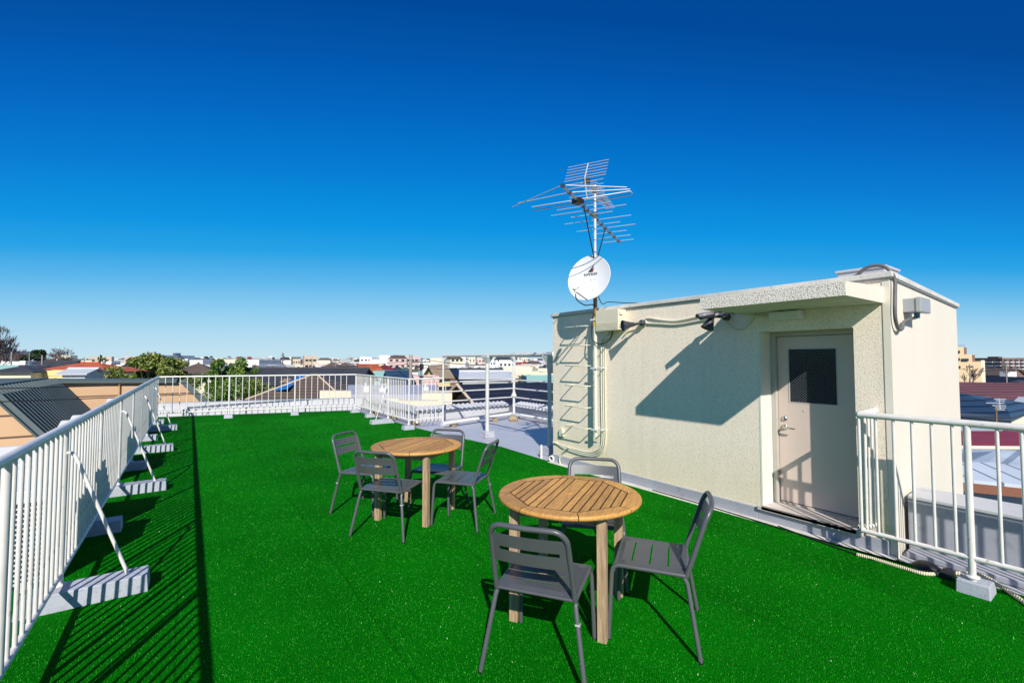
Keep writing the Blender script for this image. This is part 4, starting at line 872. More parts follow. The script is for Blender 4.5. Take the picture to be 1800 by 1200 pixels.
def roofed_mesh(w_, d_, hw, roof, rh, eave=.35):
    """walls (0), roof (1); local origin on the ground at the centre, ridge along x"""
    W_ = MB(); Rf = MB(); x, y = w_ / 2, d_ / 2
    if roof == 'gable':
        vs = [(-x, -y, 0), (x, -y, 0), (x, y, 0), (-x, y, 0), (-x, -y, hw), (x, -y, hw), (x, y, hw), (-x, y, hw), (-x, 0, hw + rh), (x, 0, hw + rh)]
        W_.add(vs, [(0, 1, 5, 4), (2, 3, 7, 6), (1, 2, 6, 9, 5), (3, 0, 4, 8, 7)])
        e = eave; k_ = rh / y
        for sg in (-1, 1):
            a_ = [(-x - e, sg * (y + e), hw - k_ * e + .05), (x + e, sg * (y + e), hw - k_ * e + .05), (x + e, 0, hw + rh + .05), (-x - e, 0, hw + rh + .05)]
            if sg > 0: a_ = a_[::-1]
            b_ = [(p[0], p[1], p[2] + .10) for p in a_]; Rf.add(a_ + b_, [(3, 2, 1, 0), (4, 5, 6, 7), (0, 1, 5, 4), (1, 2, 6, 5), (2, 3, 7, 6), (3, 0, 4, 7)])
    elif roof == 'hip':
        W_.add([(-x, -y, 0), (x, -y, 0), (x, y, 0), (-x, y, 0), (-x, -y, hw), (x, -y, hw), (x, y, hw), (-x, y, hw)], [(0, 1, 5, 4), (1, 2, 6, 5), (2, 3, 7, 6), (3, 0, 4, 7)])
        e = eave; X, Y = x + e, y + e; r_ = max(.02, X - Y); z = hw + .001
        Rf.add([(-X, -Y, z), (X, -Y, z), (X, Y, z), (-X, Y, z), (-X, -Y, z + .12), (X, -Y, z + .12), (X, Y, z + .12), (-X, Y, z + .12), (-r_, 0, z + rh + .12), (r_, 0, z + rh + .12)],
               [(0, 3, 2, 1), (0, 1, 5, 4), (1, 2, 6, 5), (2, 3, 7, 6), (3, 0, 4, 7), (4, 5, 9, 8), (6, 7, 8, 9), (5, 6, 9), (7, 4, 8)])
    else:
        W_.box(-x, x, -y, y, 0, hw); Rf.box(-x + .2, x - .2, -y + .2, y - .2, hw + .001, hw + .03)
        for a_ in ((-x - .04, x + .04, -y - .04, -y + .2), (-x - .04, x + .04, y - .2, y + .04), (-x - .04, -x + .2, -y + .2, y - .2), (x - .2, x + .04, -y + .2, y - .2)): W_.box(*a_, hw + .002, hw + .5)
        if rh > .5: W_.box(-x * .4, x * .1, -y * .3, y * .5, hw + .03, hw + rh)
    return W_, Rf
def win_spots(w_, d_, hw, floors=None, pitch=None):
    fl = floors or max(1, int(hw / 2.9)); out = []
    for f_ in range(fl):
        zc = hw / fl * (f_ + .55)
        for side in range(4):
            Ln = w_ if side in (0, 2) else d_; n = max(1, int(Ln / (pitch or 3.0)))
            for i in range(n):
                if pitch is None and random.random() < .25: continue
                t_ = (i + .5) / n * Ln - Ln / 2 + (rnd(-.3, .3) if pitch is None else 0)
                out.append((side, t_, zc, random.choice((.45, .6, .85)) if pitch is None else pitch * .30, random.choice((.45, .55, .65)) if pitch is None else .45))
    return out
def win_pose(side, t_, w_, d_, off=.0):
    if side == 0: return Vector((t_, -d_ / 2 - off, 0)), Vector((1, 0, 0)), Vector((0, -1, 0))
    if side == 1: return Vector((w_ / 2 + off, t_, 0)), Vector((0, 1, 0)), Vector((1, 0, 0))
    if side == 2: return Vector((-t_, d_ / 2 + off, 0)), Vector((-1, 0, 0)), Vector((0, 1, 0))
    return Vector((-w_ / 2 - off, -t_, 0)), Vector((0, -1, 0)), Vector((-1, 0, 0))
def place_local(s, nm, m, t_):
    o = bpy.data.objects.new(nm, s.mesh(nm, m)); C.objects.link(o); o.parent = t_; return o
def house_at(px, depth, top_py, w_, d_, rot, roof, rh, wall, rf, label, cat='house', name='house', parts=True, eave=.35, wins=True, floors=None, pitch=None, group=None, extra=None):
    p = at(px, 632, depth); ztop = at(px, top_py, depth).z; hw = ztop - GZ - (rh if roof != 'flat' else .5)
    if roof == 'flat' and rh > .5: hw = ztop - GZ - .5
    random.seed(int(px * 13 + depth * 7)); W_, Rf = roofed_mesh(w_, d_, hw, roof, rh, eave); sp_ = win_spots(w_, d_, hw, floors, pitch) if wins else []
    if not parts:
        s = MB(); s.add(W_.v, W_.f, False, 0); s.add(Rf.v, Rf.f, False, 1)
        for side, t_, zc, hwid, hh in sp_:
            c, u_, n_2 = win_pose(side, t_, w_, d_, .03); c.z = zc
            s.add([c - u_ * hwid - Vector((0, 0, hh)), c + u_ * hwid - Vector((0, 0, hh)), c + u_ * hwid + Vector((0, 0, hh)), c - u_ * hwid + Vector((0, 0, hh))], [(0, 1, 2, 3)], False, 2)
            if pitch and side in (0, 1, 3) and (px * 7 % 3) < 1.4: s.obox(c + n_2 * .3 - Vector((0, 0, hh + .25)), hwid * 1.35, .3, .22, u_, mi=3)
        for k_ in range(random.randint(0, 2)):       # aerials, tanks and vents on the roof line
            x_, y_ = rnd(-w_ * .3, w_ * .3), rnd(-d_ * .1, d_ * .1); s.tube([(x_, y_, hw), (x_, y_, hw + rh + rnd(.8, 2.0))], .03, 4, mi=3)
            for q in range(4): s.box(x_ - .4, x_ + .4, y_ - .01, y_ + .01, hw + rh + .6 + q * .15, hw + rh + .62 + q * .15, 3)
        o = bpy.data.objects.new(name, s.mesh(name, [WALLS[wall], ROOFS[rf], GLASS, FRAMEW])); C.objects.link(o); o.location = (p.x, p.y, GZ); o.rotation_euler = (0, 0, rot); return tag(o, label, cat, group)
    t_ = thing(name, label, cat, (p.x, p.y, GZ), rot, group)
    wo_ = place_local(W_, 'wall', WALLS[wall], t_); ro_ = place_local(Rf, 'roof', ROOFS[rf], t_)
    if roof in ('gable', 'hip'):
        s = MB(); r_ = w_ / 2 + eave if roof == 'gable' else max(.1, w_ / 2 - d_ / 2); s.tube([(-r_, 0, hw + rh + .16), (r_, 0, hw + rh + .16)], .09, 6); place_local(s, 'ridge_cap', ROOFS[rf], t_)
    for side, tt, zc, hwid, hh in sp_:
        c, u_, n_2 = win_pose(side, tt, w_, d_, .02); c.z = zc; s = MB(); s.obox(c, hwid, .03, hh, u_); f_ = place_local(s, 'window', FRAMEW, t_)
        s = MB()
        for sg in (-1, 1): s.obox(c + n_2 * .032 + u_ * sg * hwid * .5, hwid * .44, .006, hh - .05, u_)
        o = bpy.data.objects.new('pane', s.mesh('pane', GLASS)); C.objects.link(o); o.parent = f_
    if extra: extra(t_, hw)
    return t_
SR = -PSI                                            # the direction square to the view
def poly_roof(name, label, pts, wall, rfm, cat='house', th=.14, inset=.35, wallm=None):
    """roof surface through measured corner points, walls down to the ground beneath it"""
    P_ = [Vector(p) for p in pts]; c = sum(P_, Vector()) / len(P_); t_ = thing(name, label, cat, (c.x, c.y, GZ)); n = len(P_)
    s = MB(); s.add([*P_, *[p - Vector((0, 0, th)) for p in P_]], [tuple(range(n)), tuple(range(2 * n - 1, n - 1, -1))] + [(i, n + i, n + (i + 1) % n, (i + 1) % n) for i in range(n)]); s.build('roof', rfm, t_)
    q = [(p + (c - p).normalized() * inset) for p in P_]; s = MB()
    vs = [(p.x, p.y, p.z - th - .02) for p in q] + [(p.x, p.y, GZ) for p in q]; s.add(vs, [tuple(range(n)), tuple(range(2 * n - 1, n - 1, -1))] + [(i, n + i, n + (i + 1) % n, (i + 1) % n) for i in range(n)]); s.build('wall', wallm or WALLS[wall], t_)
    return t_

# ------------------------------------------------------------------ beige neighbour with steep dark green roof
SIDING = stripes('beige_siding', (.62, .40, .23), (.10, .05, .03), 2, .46, .05, .7, .3, var=.05)
GRN = mat('green_corrugated', (.13, .17, .17), .8, var=.2, vscale=.6); TRIM = mat('green_trim', (.09, .125, .12), .75, var=.1, vscale=.5)
nb_ = thing('neighbour_building', 'beige boarded neighbour building with steep dark green corrugated roof beyond the left railing', 'building', (-4, 20, GZ))
def prof_block(y0, y1, xk, zk, xe, ze, xl, zl, nm):
    s = MB(); s.add([(xl, y0, GZ), (xe, y0, GZ), (xe, y0, ze), (xk, y0, zk), (xl, y0, zl), (xl, y1, GZ), (xe, y1, GZ), (xe, y1, ze), (xk, y1, zk), (xl, y1, zl)],
                    [(0, 1, 2, 3, 4), (9, 8, 7, 6, 5), (1, 6, 7, 2), (4, 9, 5, 0)]); s.build('wall', SIDING, nb_)
    s = MB(); n_2 = Vector((ze - zk, 0, -(xe - xk))).normalized()
    if n_2.z < 0: n_2 = -n_2
    a_, b_ = Vector((xk, 0, zk)), Vector((xe + (xe - xk) * .1, 0, ze + (ze - zk) * .1)); 
    def sh(v, y, o_): return (v.x + n_2.x * o_, y, v.z + n_2.z * o_)
    vs = [sh(a_, y0 - .12, .0), sh(b_, y0 - .12, .0), sh(b_, y1 + .1, .0), sh(a_, y1 + .1, .0), sh(a_, y0 - .12, .03), sh(b_, y0 - .12, .03), sh(b_, y1 + .1, .03), sh(a_, y1 + .1, .03)]
    s.add(vs, [(0, 3, 2, 1), (4, 5, 6, 7), (0, 1, 5, 4), (1, 2, 6, 5), (2, 3, 7, 6), (3, 0, 4, 7)]); 
    y = y0
    while y < y1 - .08:
        s.add([sh(a_, y, .03), sh(b_, y, .03), sh(b_, y + .10, .03), sh(a_, y + .10, .03), sh(a_, y + .02, .12), sh(b_, y + .02, .12), sh(b_, y + .07, .12), sh(a_, y + .07, .12)], [(4, 5, 6, 7), (0, 1, 5, 4), (1, 2, 6, 5), (2, 3, 7, 6), (3, 0, 4, 7)]); y += .26
    s.build('steep_roof', GRN, nb_)
    TW = .035 if nm == 'a' else .11
    s = MB(); s.add([sh(a_, y0 - .16, .0), sh(b_, y0 - .16, .0), sh(b_, y0 - .12, .0), sh(a_, y0 - .12, .0), sh(a_, y0 - .16, TW), sh(b_, y0 - .16, TW), sh(b_, y0 - .12, TW), sh(a_, y0 - .12, TW)],
                    [(0, 3, 2, 1), (4, 5, 6, 7), (0, 1, 5, 4), (1, 2, 6, 5), (2, 3, 7, 6), (3, 0, 4, 7)]); s.build('verge_trim', TRIM, nb_)
    s = MB(); k2 = (zl - zk) / (xl - xk); dz0 = .0
    s.add([(xl, y0 - .14, zl), (xk - .12, y0 - .14, zk - k2 * .12), (xk - .12, y1, zk - k2 * .12), (xl, y1, zl), (xl, y0 - .14, zl + .07), (xk - .12, y0 - .14, zk - k2 * .12 + .07), (xk - .12, y1, zk - k2 * .12 + .07), (xl, y1, zl + .07)],
          [(0, 3, 2, 1), (4, 5, 6, 7), (0, 1, 5, 4), (1, 2, 6, 5), (2, 3, 7, 6), (3, 0, 4, 7)]); s.build('upper_roof', TRIM, nb_)
prof_block(14.1, 19.85, -3.46, 1.02, -1.35, -1.75, -11, 1.10, 'a')
prof_block(20.0, 22.3, -.25, .84, 1.55, -1.31, -11, 1.10, 'b')
s = MB(); s.tube([(-1.9, 19.95, .95), (-1.9, 19.95, -6)], .03, 6); s.build('downpipe', mat('ochre_downpipe', (.55, .36, .16), .6), nb_)

# ------------------------------------------------------------------ handmade near houses
# red-orange roof on the left
house_at(158, 56, 639.5, 8.6, 6.5, SR + .10, 'hip', 1.05, 'cream', 'orange', 'house with the broad red orange tiled roof beyond the beige neighbour', wins=True)
house_at(40, 42, 646, 2.7, 2.2, SR + .25, 'hip', .45, 'cream', 'dark grey', 'small cream house with dark hipped roof above the left end of the green roof edge')
house_at(102, 44, 650.5, 3.6, 2.6, SR + .12, 'flat', .3, 'yellow', 'tan', 'pale yellow house with flat terrace left of the red orange roof', wins=True)
house_at(148, 41, 650, 1.7, 2.4, SR + .2, 'gable', .35, 'white', 'silver', 'little house with silver blue roof in front of the red orange roof')
house_at(14, 52, 641.5, 4.6, 3, SR + .15, 'flat', .3, 'teal', 'silver', 'pale flat building at the left edge of the photo under the bare tree')
house_at(103, 72, 636, 5.0, 5, SR + .2, 'gable', 1.3, 'cream', 'dark grey', 'cream house with dark gable roof below the round evergreen tree')
house_at(36, 78, 634, 5.0, 5, SR + .2, 'flat', .3, 'white', 'silver', 'white house with balcony left of the round evergreen tree')
house_at(349, 62, 639.5, 4.6, 4.6, SR + .35, 'hip', 1.25, 'cream', 'brown', 'cream house with brown grey hipped roof between the two leafy trees')
# long grey roofs behind the far railing
def dormer(t_, hw):
    s = MB(); y = -2.9
    s.add([(-1.6, y, hw - .3), (.4, y, hw - .3), (-.6, y, hw + .45), (-1.6, y + 2.2, hw - .3), (.4, y + 2.2, hw - .3), (-.6, y + 2.2, hw + .45)], [(0, 1, 2), (5, 4, 3), (0, 2, 5, 3), (1, 4, 5, 2)]); place_local(s, 'dormer', ROOFS['tan'], t_)
house_at(545, 36, 650.5, 8.6, 5.6, SR + .03, 'gable', .95, 'cream', 'dark grey', 'cream house with long dark grey tiled roof and dormer behind the far railing', extra=dormer)
def hips(t_, hw):
    for sg in (-1, 1):
        s = MB(); s.tube([(sg * .22, 0, hw + 1.30), (sg * 2.55, -2.35, hw + .14)], .05, 6); place_local(s, 'hip_cap', WALLS['beige'], t_)
house_at(553, 26, 663.5, 4.6, 4.2, SR + .02, 'hip', 1.18, 'beige', 'brown', 'house with brown pyramid tiled roof and beige hip caps behind the far railing', eave=.3, extra=hips)
t_ = MB(); q0 = [at(484, 686, 24.3), at(505, 684, 24.0), at(533, 668, 26), at(545, 660, 27.5), at(530, 659, 28), at(508, 672, 25.8)]
t_.add([p + Vector((0, 0, .06)) for p in q0] + [p for p in q0], [tuple(range(6)), tuple(range(11, 5, -1))] + [(i, 6 + i, 6 + (i + 1) % 6, (i + 1) % 6) for i in range(6)])
tag(t_.build('blue_tarpaulin', mat('blue_tarp', (.01, .17, .48), .5, var=.2, vscale=1.5, bump=.4, bscale=5)), 'bright blue tarpaulin on the roof left of the brown pyramid roof', 'tarpaulin')
# flat roofs with cream parapets right behind our parapet
fb = thing('flat_roof_building', 'low neighbouring building with lilac grey flat roof and cream parapet behind the pipe frame', 'building', (10, 20, GZ))
def flatbox(px0, px1, d0, d1, z, m, nm, th=6.0):
    a_, b_, c_, e_ = at(px0, 632, d0), at(px1, 632, d0), at(px1, 632, d1), at(px0, 632, d1)
    s = MB(); s.prism([(a_.x, a_.y), (b_.x, b_.y), (c_.x, c_.y), (e_.x, e_.y)], z - th, z); s.build(nm, m, fb)
LIL = mat('lilac_roof', (.42, .42, .50), .6, var=.12, vscale=.5)
flatbox(612, 770, 20.5, 28, .10, LIL, 'roof_slab')
flatbox(563, 618, 19.4, 19.9, .32, WALLS['cream'], 'parapet', 8)
flatbox(618.2, 700, 18.4, 18.8, .08, WALLS['cream'], 'parapet', 8)
flatbox(700.2, 770, 17.2, 17.7, .10, WALLS['cream'], 'parapet', 8)
flatbox(742, 795, 18.6, 20.4, .28, WALLS['cream'], 'roof_room', 8)
for px_, h_ in ((643, .45), (672, .3), (748, .4)):
    p = at(px_, 632, 22); s = MB(); s.box(p.x - .12, p.x + .12, p.y - .1, p.y + .1, .101, .10 + h_ * .6); s.tube([(p.x, p.y, .1), (p.x, p.y, .1 + h_)], .04, 8); s.build('roof_vent', M['pvc'], fb)
# lattice of creeper on that roof
# black gable roof behind the pipe frame
kb = thing('house', 'beige house with broad black roof directly behind the pipe frame', 'house', tuple(at(880, 632, 20)[:2]) + (GZ,))
ra, rb = at(806, 675, 20), at(1105, 668, 25.2); ra.z = rb.z = .56; rd_ = (rb - ra).normalized(); pn = Vector((rd_.y, -rd_.x, 0)); fa_, fb_, ba, bb_ = ra + pn * 2.1, rb + pn * 2.1, ra - pn * 2.1, rb - pn * 2.1
for q_ in (fa_, fb_, ba, bb_): q_.z = -.34
for pts_, nm in (((fa_, fb_, rb, ra), 'roof'), ((ra, rb, bb_, ba), 'roof')):
    s = MB(); s.add([*pts_, *[p - Vector((0, 0, .12)) for p in pts_]], [(0, 1, 2, 3), (7, 6, 5, 4), (0, 4, 5, 1), (1, 5, 6, 2), (2, 6, 7, 3), (3, 7, 4, 0)]); s.build(nm, ROOFS['black'], kb)
s = MB(); ins = (rb - ra).normalized() * .45; dn = Vector((0, 0, .14)); w0, w1, w2 = fa_ + ins - dn, ra + ins - dn, ba + ins - dn; e3 = [w0 + (rb - ra) * .95, w1 + (rb - ra) * .95, w2 + (rb - ra) * .95]
g0, g2 = Vector((w0.x, w0.y, GZ)), Vector((w2.x, w2.y, GZ)); g3, g5 = Vector((e3[0].x, e3[0].y, GZ)), Vector((e3[2].x, e3[2].y, GZ))
s.add([w0, w1, w2, g0, g2, *e3, g3, g5], [(3, 0, 1, 2, 4), (8, 9, 7, 6, 5), (3, 8, 5, 0), (2, 7, 9, 4)]); s.build('wall', WALLS['beige'], kb)
for a_, b_ in ((ra, fa_), (ra, ba)):
    s = MB(); s.tube([a_ - ins * .15 + Vector((0, 0, .0)), b_ - ins * .15], .07, 6); s.build('bargeboard', WALLS['beige'], kb)
gw = (w0 + w1 + w2) / 3; s = MB(); s.obox(gw - ins.normalized() * .03 - Vector((0, 0, .55)), .35, .03, .45, (w0 - w2)); s.build('window', FRAMEW, kb)
# middle distance between railing corner and pipe frame
house_at(647, 50, 643.5, 2.0, 2.6, SR + .9, 'gable', .85, 'white', 'orange', 'white gabled house with bright orange roof above the inner railing')
house_at(676, 66, 642, 2.9, 2.8, SR + .1, 'hip', .9, 'pink', 'crimson', 'house with dark red hipped roof right of the orange roof')
house_at(688, 43, 651, 2.6, 2.6, SR + .0, 'flat', .2, 'teal', 'silver', 'flat building with pale teal walls in front of the dark red roof')
house_at(700, 33, 656.5, 1.2, 2.0, SR + .5, 'gable', .6, 'yellow', 'blue', 'yellow house with blue solar roof left of the concrete pole')
house_at(770, 46, 646, 1.5, 2.2, SR + .7, 'gable', .9, 'yellow', 'tan', 'pale yellow gabled house right of the concrete pole')
house_at(795, 50, 650.5, 1.9, 2.4, SR + 1.3, 'gable', .9, 'brown', 'black', 'dark brown gabled house just left of the pipe frame middle post')
house_at(738, 40, 660, 3.2, 3.0, SR + .2, 'flat', .2, 'pink', 'silver', 'low pink house behind the short railing')
house_at(611, 46, 652.5, 3.6, 3.6, SR + .6, 'gable', .8, 'white', 'dark grey', 'white gable house with dark roof behind the corner post of the railing')
house_at(852, 44, 654.5, 4.2, 3.8, SR + .1, 'gable', .5, 'grey', 'silver', 'house with pale silver roof seen through the pipe frame')
house_at(840, 58, 650, 5.8, 4.4, SR + .1, 'gable', .9, 'grey', 'dark grey', 'grey house with long dark roof beyond the silver roof')
house_at(925, 70, 653, 5.6, 5, SR + .2, 'flat', .2, 'cream', 'green', 'cream hall with green flat roof right of the silver roof')
house_at(960, 50, 660, 4.8, 4, SR + .1, 'flat', .2, 'green' if 'green' in WALLS else 'teal', 'green', 'low building with green flat roof behind the black roof')
# right edge of the photo
poly_roof('house', 'house with long dull red roof at the right edge of the photo', [at(1640, 703, 22.5), at(1960, 716, 22.5), at(1960, 675, 27.5), at(1640, 670.5, 27.5)], 'grey', stripes('dull_red_roof', (.17, .065, .065), (.09, .03, .03), 2, .10, .25, .7, .4))
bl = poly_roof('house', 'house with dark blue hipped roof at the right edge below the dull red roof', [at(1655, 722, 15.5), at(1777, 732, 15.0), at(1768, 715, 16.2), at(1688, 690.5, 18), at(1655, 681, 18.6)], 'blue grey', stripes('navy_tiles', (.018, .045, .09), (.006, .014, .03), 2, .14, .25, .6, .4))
s = MB(); P4 = [at(1777, 732, 15.0), at(1830, 712, 17.5), at(1745, 699, 19.0), at(1688, 690.5, 18), at(1768, 715, 16.2)]
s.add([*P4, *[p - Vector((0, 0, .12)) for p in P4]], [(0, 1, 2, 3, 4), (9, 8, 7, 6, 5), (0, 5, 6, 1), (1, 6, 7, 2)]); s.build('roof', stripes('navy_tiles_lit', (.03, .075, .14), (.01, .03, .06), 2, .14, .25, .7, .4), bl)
poly_roof('house', 'cream house with balcony at the far right behind the blue roof', [at(1770, 717, 17), at(1900, 720, 17), at(1900, 700, 21), at(1790, 697, 21)], 'cream', ROOFS['silver'], th=.10)
rr2 = poly_roof('house', 'house with bright red corrugated roof seen through the right railing', [at(1640, 783, 10.6), at(1960, 786, 10.6), at(1960, 757, 13.2), at(1640, 757, 13.2)], 'white', stripes('red_corrugated', (.36, .035, .035), (.16, .015, .018), 1, .16, .3, .5, .8, ang=R(35)))
s = MB(); s.tube([at(1640, 786, 10.55), at(1960, 789, 10.55)], .05, 6); s.build('gutter', WALLS['cream'], rr2)
LB = stripes('pale_blue_sheet', (.50, .56, .62), (.10, .13, .16), 0, .46, .06, .45, .5, ang=R(40), var=.08); lb_ = thing('house', 'house with pale blue sheet metal roof and brown fascia seen through the right railing', 'house', tuple(at(1760, 632, 9)[:2]) + (GZ,))
def face(pts_, m_, nm, th=.06, par=None):
    s = MB(); n = len(pts_); s.add([*pts_, *[p - Vector((0, 0, th)) for p in pts_]], [tuple(range(n)), tuple(range(2 * n - 1, n - 1, -1))] + [(i, n + i, n + (i + 1) % n, (i + 1) % n) for i in range(n)]); return s.build(nm, m_, par or lb_)
pk = at(1763, 790, 10.0)
e0, e1 = at(1630, 835, 8.1), at(1960, 868, 7.6)
m0, m1 = at(1630, 812, 8.7), at(1738, 812, 8.8); m2 = at(1960, 835, 8.5)
face([e0, e1, m2, m1, m0], LB, 'roof'); face([m0, m1, pk, at(1630, 788, 10.2)], stripes('pale_blue_tiles', (.42, .48, .56), (.2, .24, .3), 2, .035, .3, .5, .4), 'roof'); face([m1, m2, at(1960, 800, 10.2), pk], stripes('pale_blue_tiles2', (.50, .56, .62), (.25, .3, .36), 2, .035, .3, .5, .4), 'roof')
s = MB(); v0, v1 = e0.copy(), e1.copy(); dpt_ = Vector((0, 0, .22)); bk = (pk - e0); bk.z = 0; bk.normalize(); s.add([v0 - Vector((0, 0, .062)), v1 - Vector((0, 0, .062)), v1 - dpt_, v0 - dpt_, v0 + bk * .05 - Vector((0, 0, .062)), v1 + bk * .05 - Vector((0, 0, .062)), v1 + bk * .05 - dpt_, v0 + bk * .05 - dpt_], [(0, 3, 2, 1), (4, 5, 6, 7), (2, 3, 7, 6), (0, 1, 5, 4), (1, 2, 6, 5), (3, 0, 4, 7)]); s.build('fascia', mat('brown_fascia', (.22, .09, .05), .6), lb_)
s = MB(); a_, b_ = v0 + bk * .5, v1 + bk * .5; s.prism([(a_.x, a_.y), (b_.x, b_.y), (b_.x + 3, b_.y + 1), (a_.x + 2.0, a_.y + 2.2)], GZ, min(a_.z, b_.z) - .12); s.build('wall', WALLS['blue grey'], lb_)
# tv aerial on the roofs at right
ta = thing('roof_aerial', 'silver television aerial standing above the blue roof at the right edge', 'aerial', tuple(at(1758, 790, 9.9)))
pb0, pt0 = at(1752, 790, 10.0), at(1751, 716, 10.0); s = MB(); s.tube([pb0, pt0], .018, 8); s.build('mast', M['rust'], ta)
a0_, a1_ = at(1744, 708, 10.2), at(1759, 722, 9.6)
for i, (x0, x1, y) in enumerate(((1747, 1768, 701), (1750, 1766, 704), (1733, 1765, 708), (1744, 1768, 712.5), (1749, 1768, 716), (1749, 1766, 719.5))):
    s = MB(); s.tube([at(x0, y, 10), at(x1, y + .5, 10)], .010, 5); s.build('rod', M['alu'], ta)
s = MB(); s.tube([at(1756, 700, 10), at(1758, 720, 10)], .012, 5); s.build('boom', M['alu'], ta)
for x_ in (1744, 1748, 1762, 1766):
    s = MB(); s.tube([at(1755, 788, 10), at(x_, 800, 9.8)], .012, 5); s.build('strut', M['boom'], ta)

# ------------------------------------------------------------------ taller buildings on the skyline
def apt(px0, px1, top, depth, wall, label, rf='silver', roof='flat', rh=.3, name='apartment_block', d_=12, rot=0, floors=None, pitch=3.2, big=False):
    w_ = (px1 - px0) / 800 * depth; ztop = at(0, top, depth).z
    return house_at((px0 + px1) / 2, depth, top, w_, d_, SR + rot, roof, rh, wall, rf, label, 'building', name, parts=False, floors=floors or max(3, int((ztop - GZ) / 2.7)), pitch=max(1.3, min(pitch, w_ / 4.2)))
apt(328, 353, 630.5, 150, 'white', 'white block left of the smaller green tree on the skyline'); apt(357, 379, 632.5, 145, 'white', 'white block immediately behind the smaller green tree')
apt(350, 400, 641, 110, 'white', 'long white three storey block behind the brown grey hipped roof'); apt(414, 446, 631, 150, 'cream', 'cream block with red rooftop boxes right of the green tree')
apt(443, 474, 642, 95, 'white', 'low white block in front of the taller white block'); apt(446, 476, 632, 130, 'white', 'taller white block left of the pruned bare tree')
apt(479, 512, 632.5, 260, 'pink', 'pinkish apartment slab behind the pruned bare tree'); apt(514, 521, 627, 255, 'cream', 'slim cream stair tower on the skyline right of the pruned tree'); apt(524, 537, 631, 250, 'beige', 'beige apartment block right of the slim cream tower')
apt(637, 651, 632, 330, 'white', 'white building at the left of the white cluster on the skyline'); apt(645, 667, 629.5, 380, 'grey', 'pale grey building in the white skyline cluster', name='office_building')
apt(671, 690, 624.5, 300, 'white', 'tallest white block on the skyline left of the concrete pole'); apt(691, 700, 630, 290, 'white', 'white block with dark sloping roof top left of the concrete pole')
apt(706, 724, 628.5, 420, 'white', 'white block behind the concrete pole'); apt(764, 778, 628, 450, 'pink', 'pink building right of the transformer pole'); apt(779, 800, 630, 430, 'white', 'white block by the left post of the pipe frame')
apt(826, 837, 627.5, 260, 'cream', 'tall cream apartment tower seen through the pipe frame'); apt(837, 858, 629.5, 270, 'pink', 'pink and white apartment building seen through the pipe frame'); apt(858, 876, 632, 240, 'white', 'white school block seen left of the white frame post')
apt(878, 906, 632.5, 200, 'white', 'long white school building with a row of dark windows seen through the pipe frame'); apt(884, 935, 644.5, 120, 'cream', 'low cream hall with plain wall in front of the school')
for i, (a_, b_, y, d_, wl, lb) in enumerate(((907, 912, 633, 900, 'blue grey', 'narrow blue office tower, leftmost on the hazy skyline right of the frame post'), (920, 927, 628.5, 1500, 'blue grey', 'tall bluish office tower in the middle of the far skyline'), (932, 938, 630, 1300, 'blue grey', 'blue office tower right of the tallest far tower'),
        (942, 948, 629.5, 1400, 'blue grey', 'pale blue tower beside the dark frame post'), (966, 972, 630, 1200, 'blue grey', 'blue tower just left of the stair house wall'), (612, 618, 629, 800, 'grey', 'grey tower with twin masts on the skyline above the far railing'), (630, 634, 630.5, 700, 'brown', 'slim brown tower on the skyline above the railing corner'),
        (591, 594, 630.5, 650, 'brown', 'slim dark tower on the skyline above the far railing'), (570, 577, 630, 600, 'cream', 'cream tower with spire on the skyline above the far railing'), (309, 314, 624.5, 200, 'white', 'white water tank tower right of the large leafy tree'), (21, 31, 617, 240, 'grey', 'grey block behind the bare tree at the left edge'))):
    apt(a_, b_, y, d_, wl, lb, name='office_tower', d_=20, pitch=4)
for px_ in (613.3, 616.8):
    p = at(px_, 629, 800); s = MB(); s.tube([(p.x, p.y, p.z - 1), (p.x, p.y, p.z + 5)], .5, 6); tag(s.build('chimney', WALLS['grey']), ('left' if px_ < 615 else 'right') + ' of the twin masts on the grey skyline tower', 'chimney')
for px_, y_ in ((419, 627.5), (438, 628)):
    p = at(px_, 631, 148); s = MB(); s.prism([(p.x - .6, p.y - .6), (p.x + .6, p.y - .6), (p.x + .5, p.y + .6), (p.x - .5, p.y + .6)], p.z, p.z + .8); tag(s.build('rooftop_tank', ROOFS['red']), ('left' if px_ < 430 else 'right') + ' red tank on the roof of the cream skyline block', 'tank')
p = at(695, 627, 290); s = MB(); s.prism([(p.x - 1.4, p.y - 1), (p.x + 1.4, p.y - 1), (p.x + 1, p.y + 1), (p.x - 1, p.y + 1)], p.z - 1.2, p.z + 1.1); tag(s.build('rooftop_room', ROOFS['blue']), 'dark blue rooftop room on the white skyline block left of the pole', 'roof room')
p = at(311, 623.5, 200); s = MB(); s.prism([(p.x - 1.4, p.y - 1), (p.x + 1.4, p.y - 1), (p.x + 1, p.y + 1), (p.x - 1, p.y + 1)], p.z - .8, p.z + .8); tag(s.build('water_tank', ROOFS['blue']), 'dark water tank on the white tower right of the large tree', 'tank')
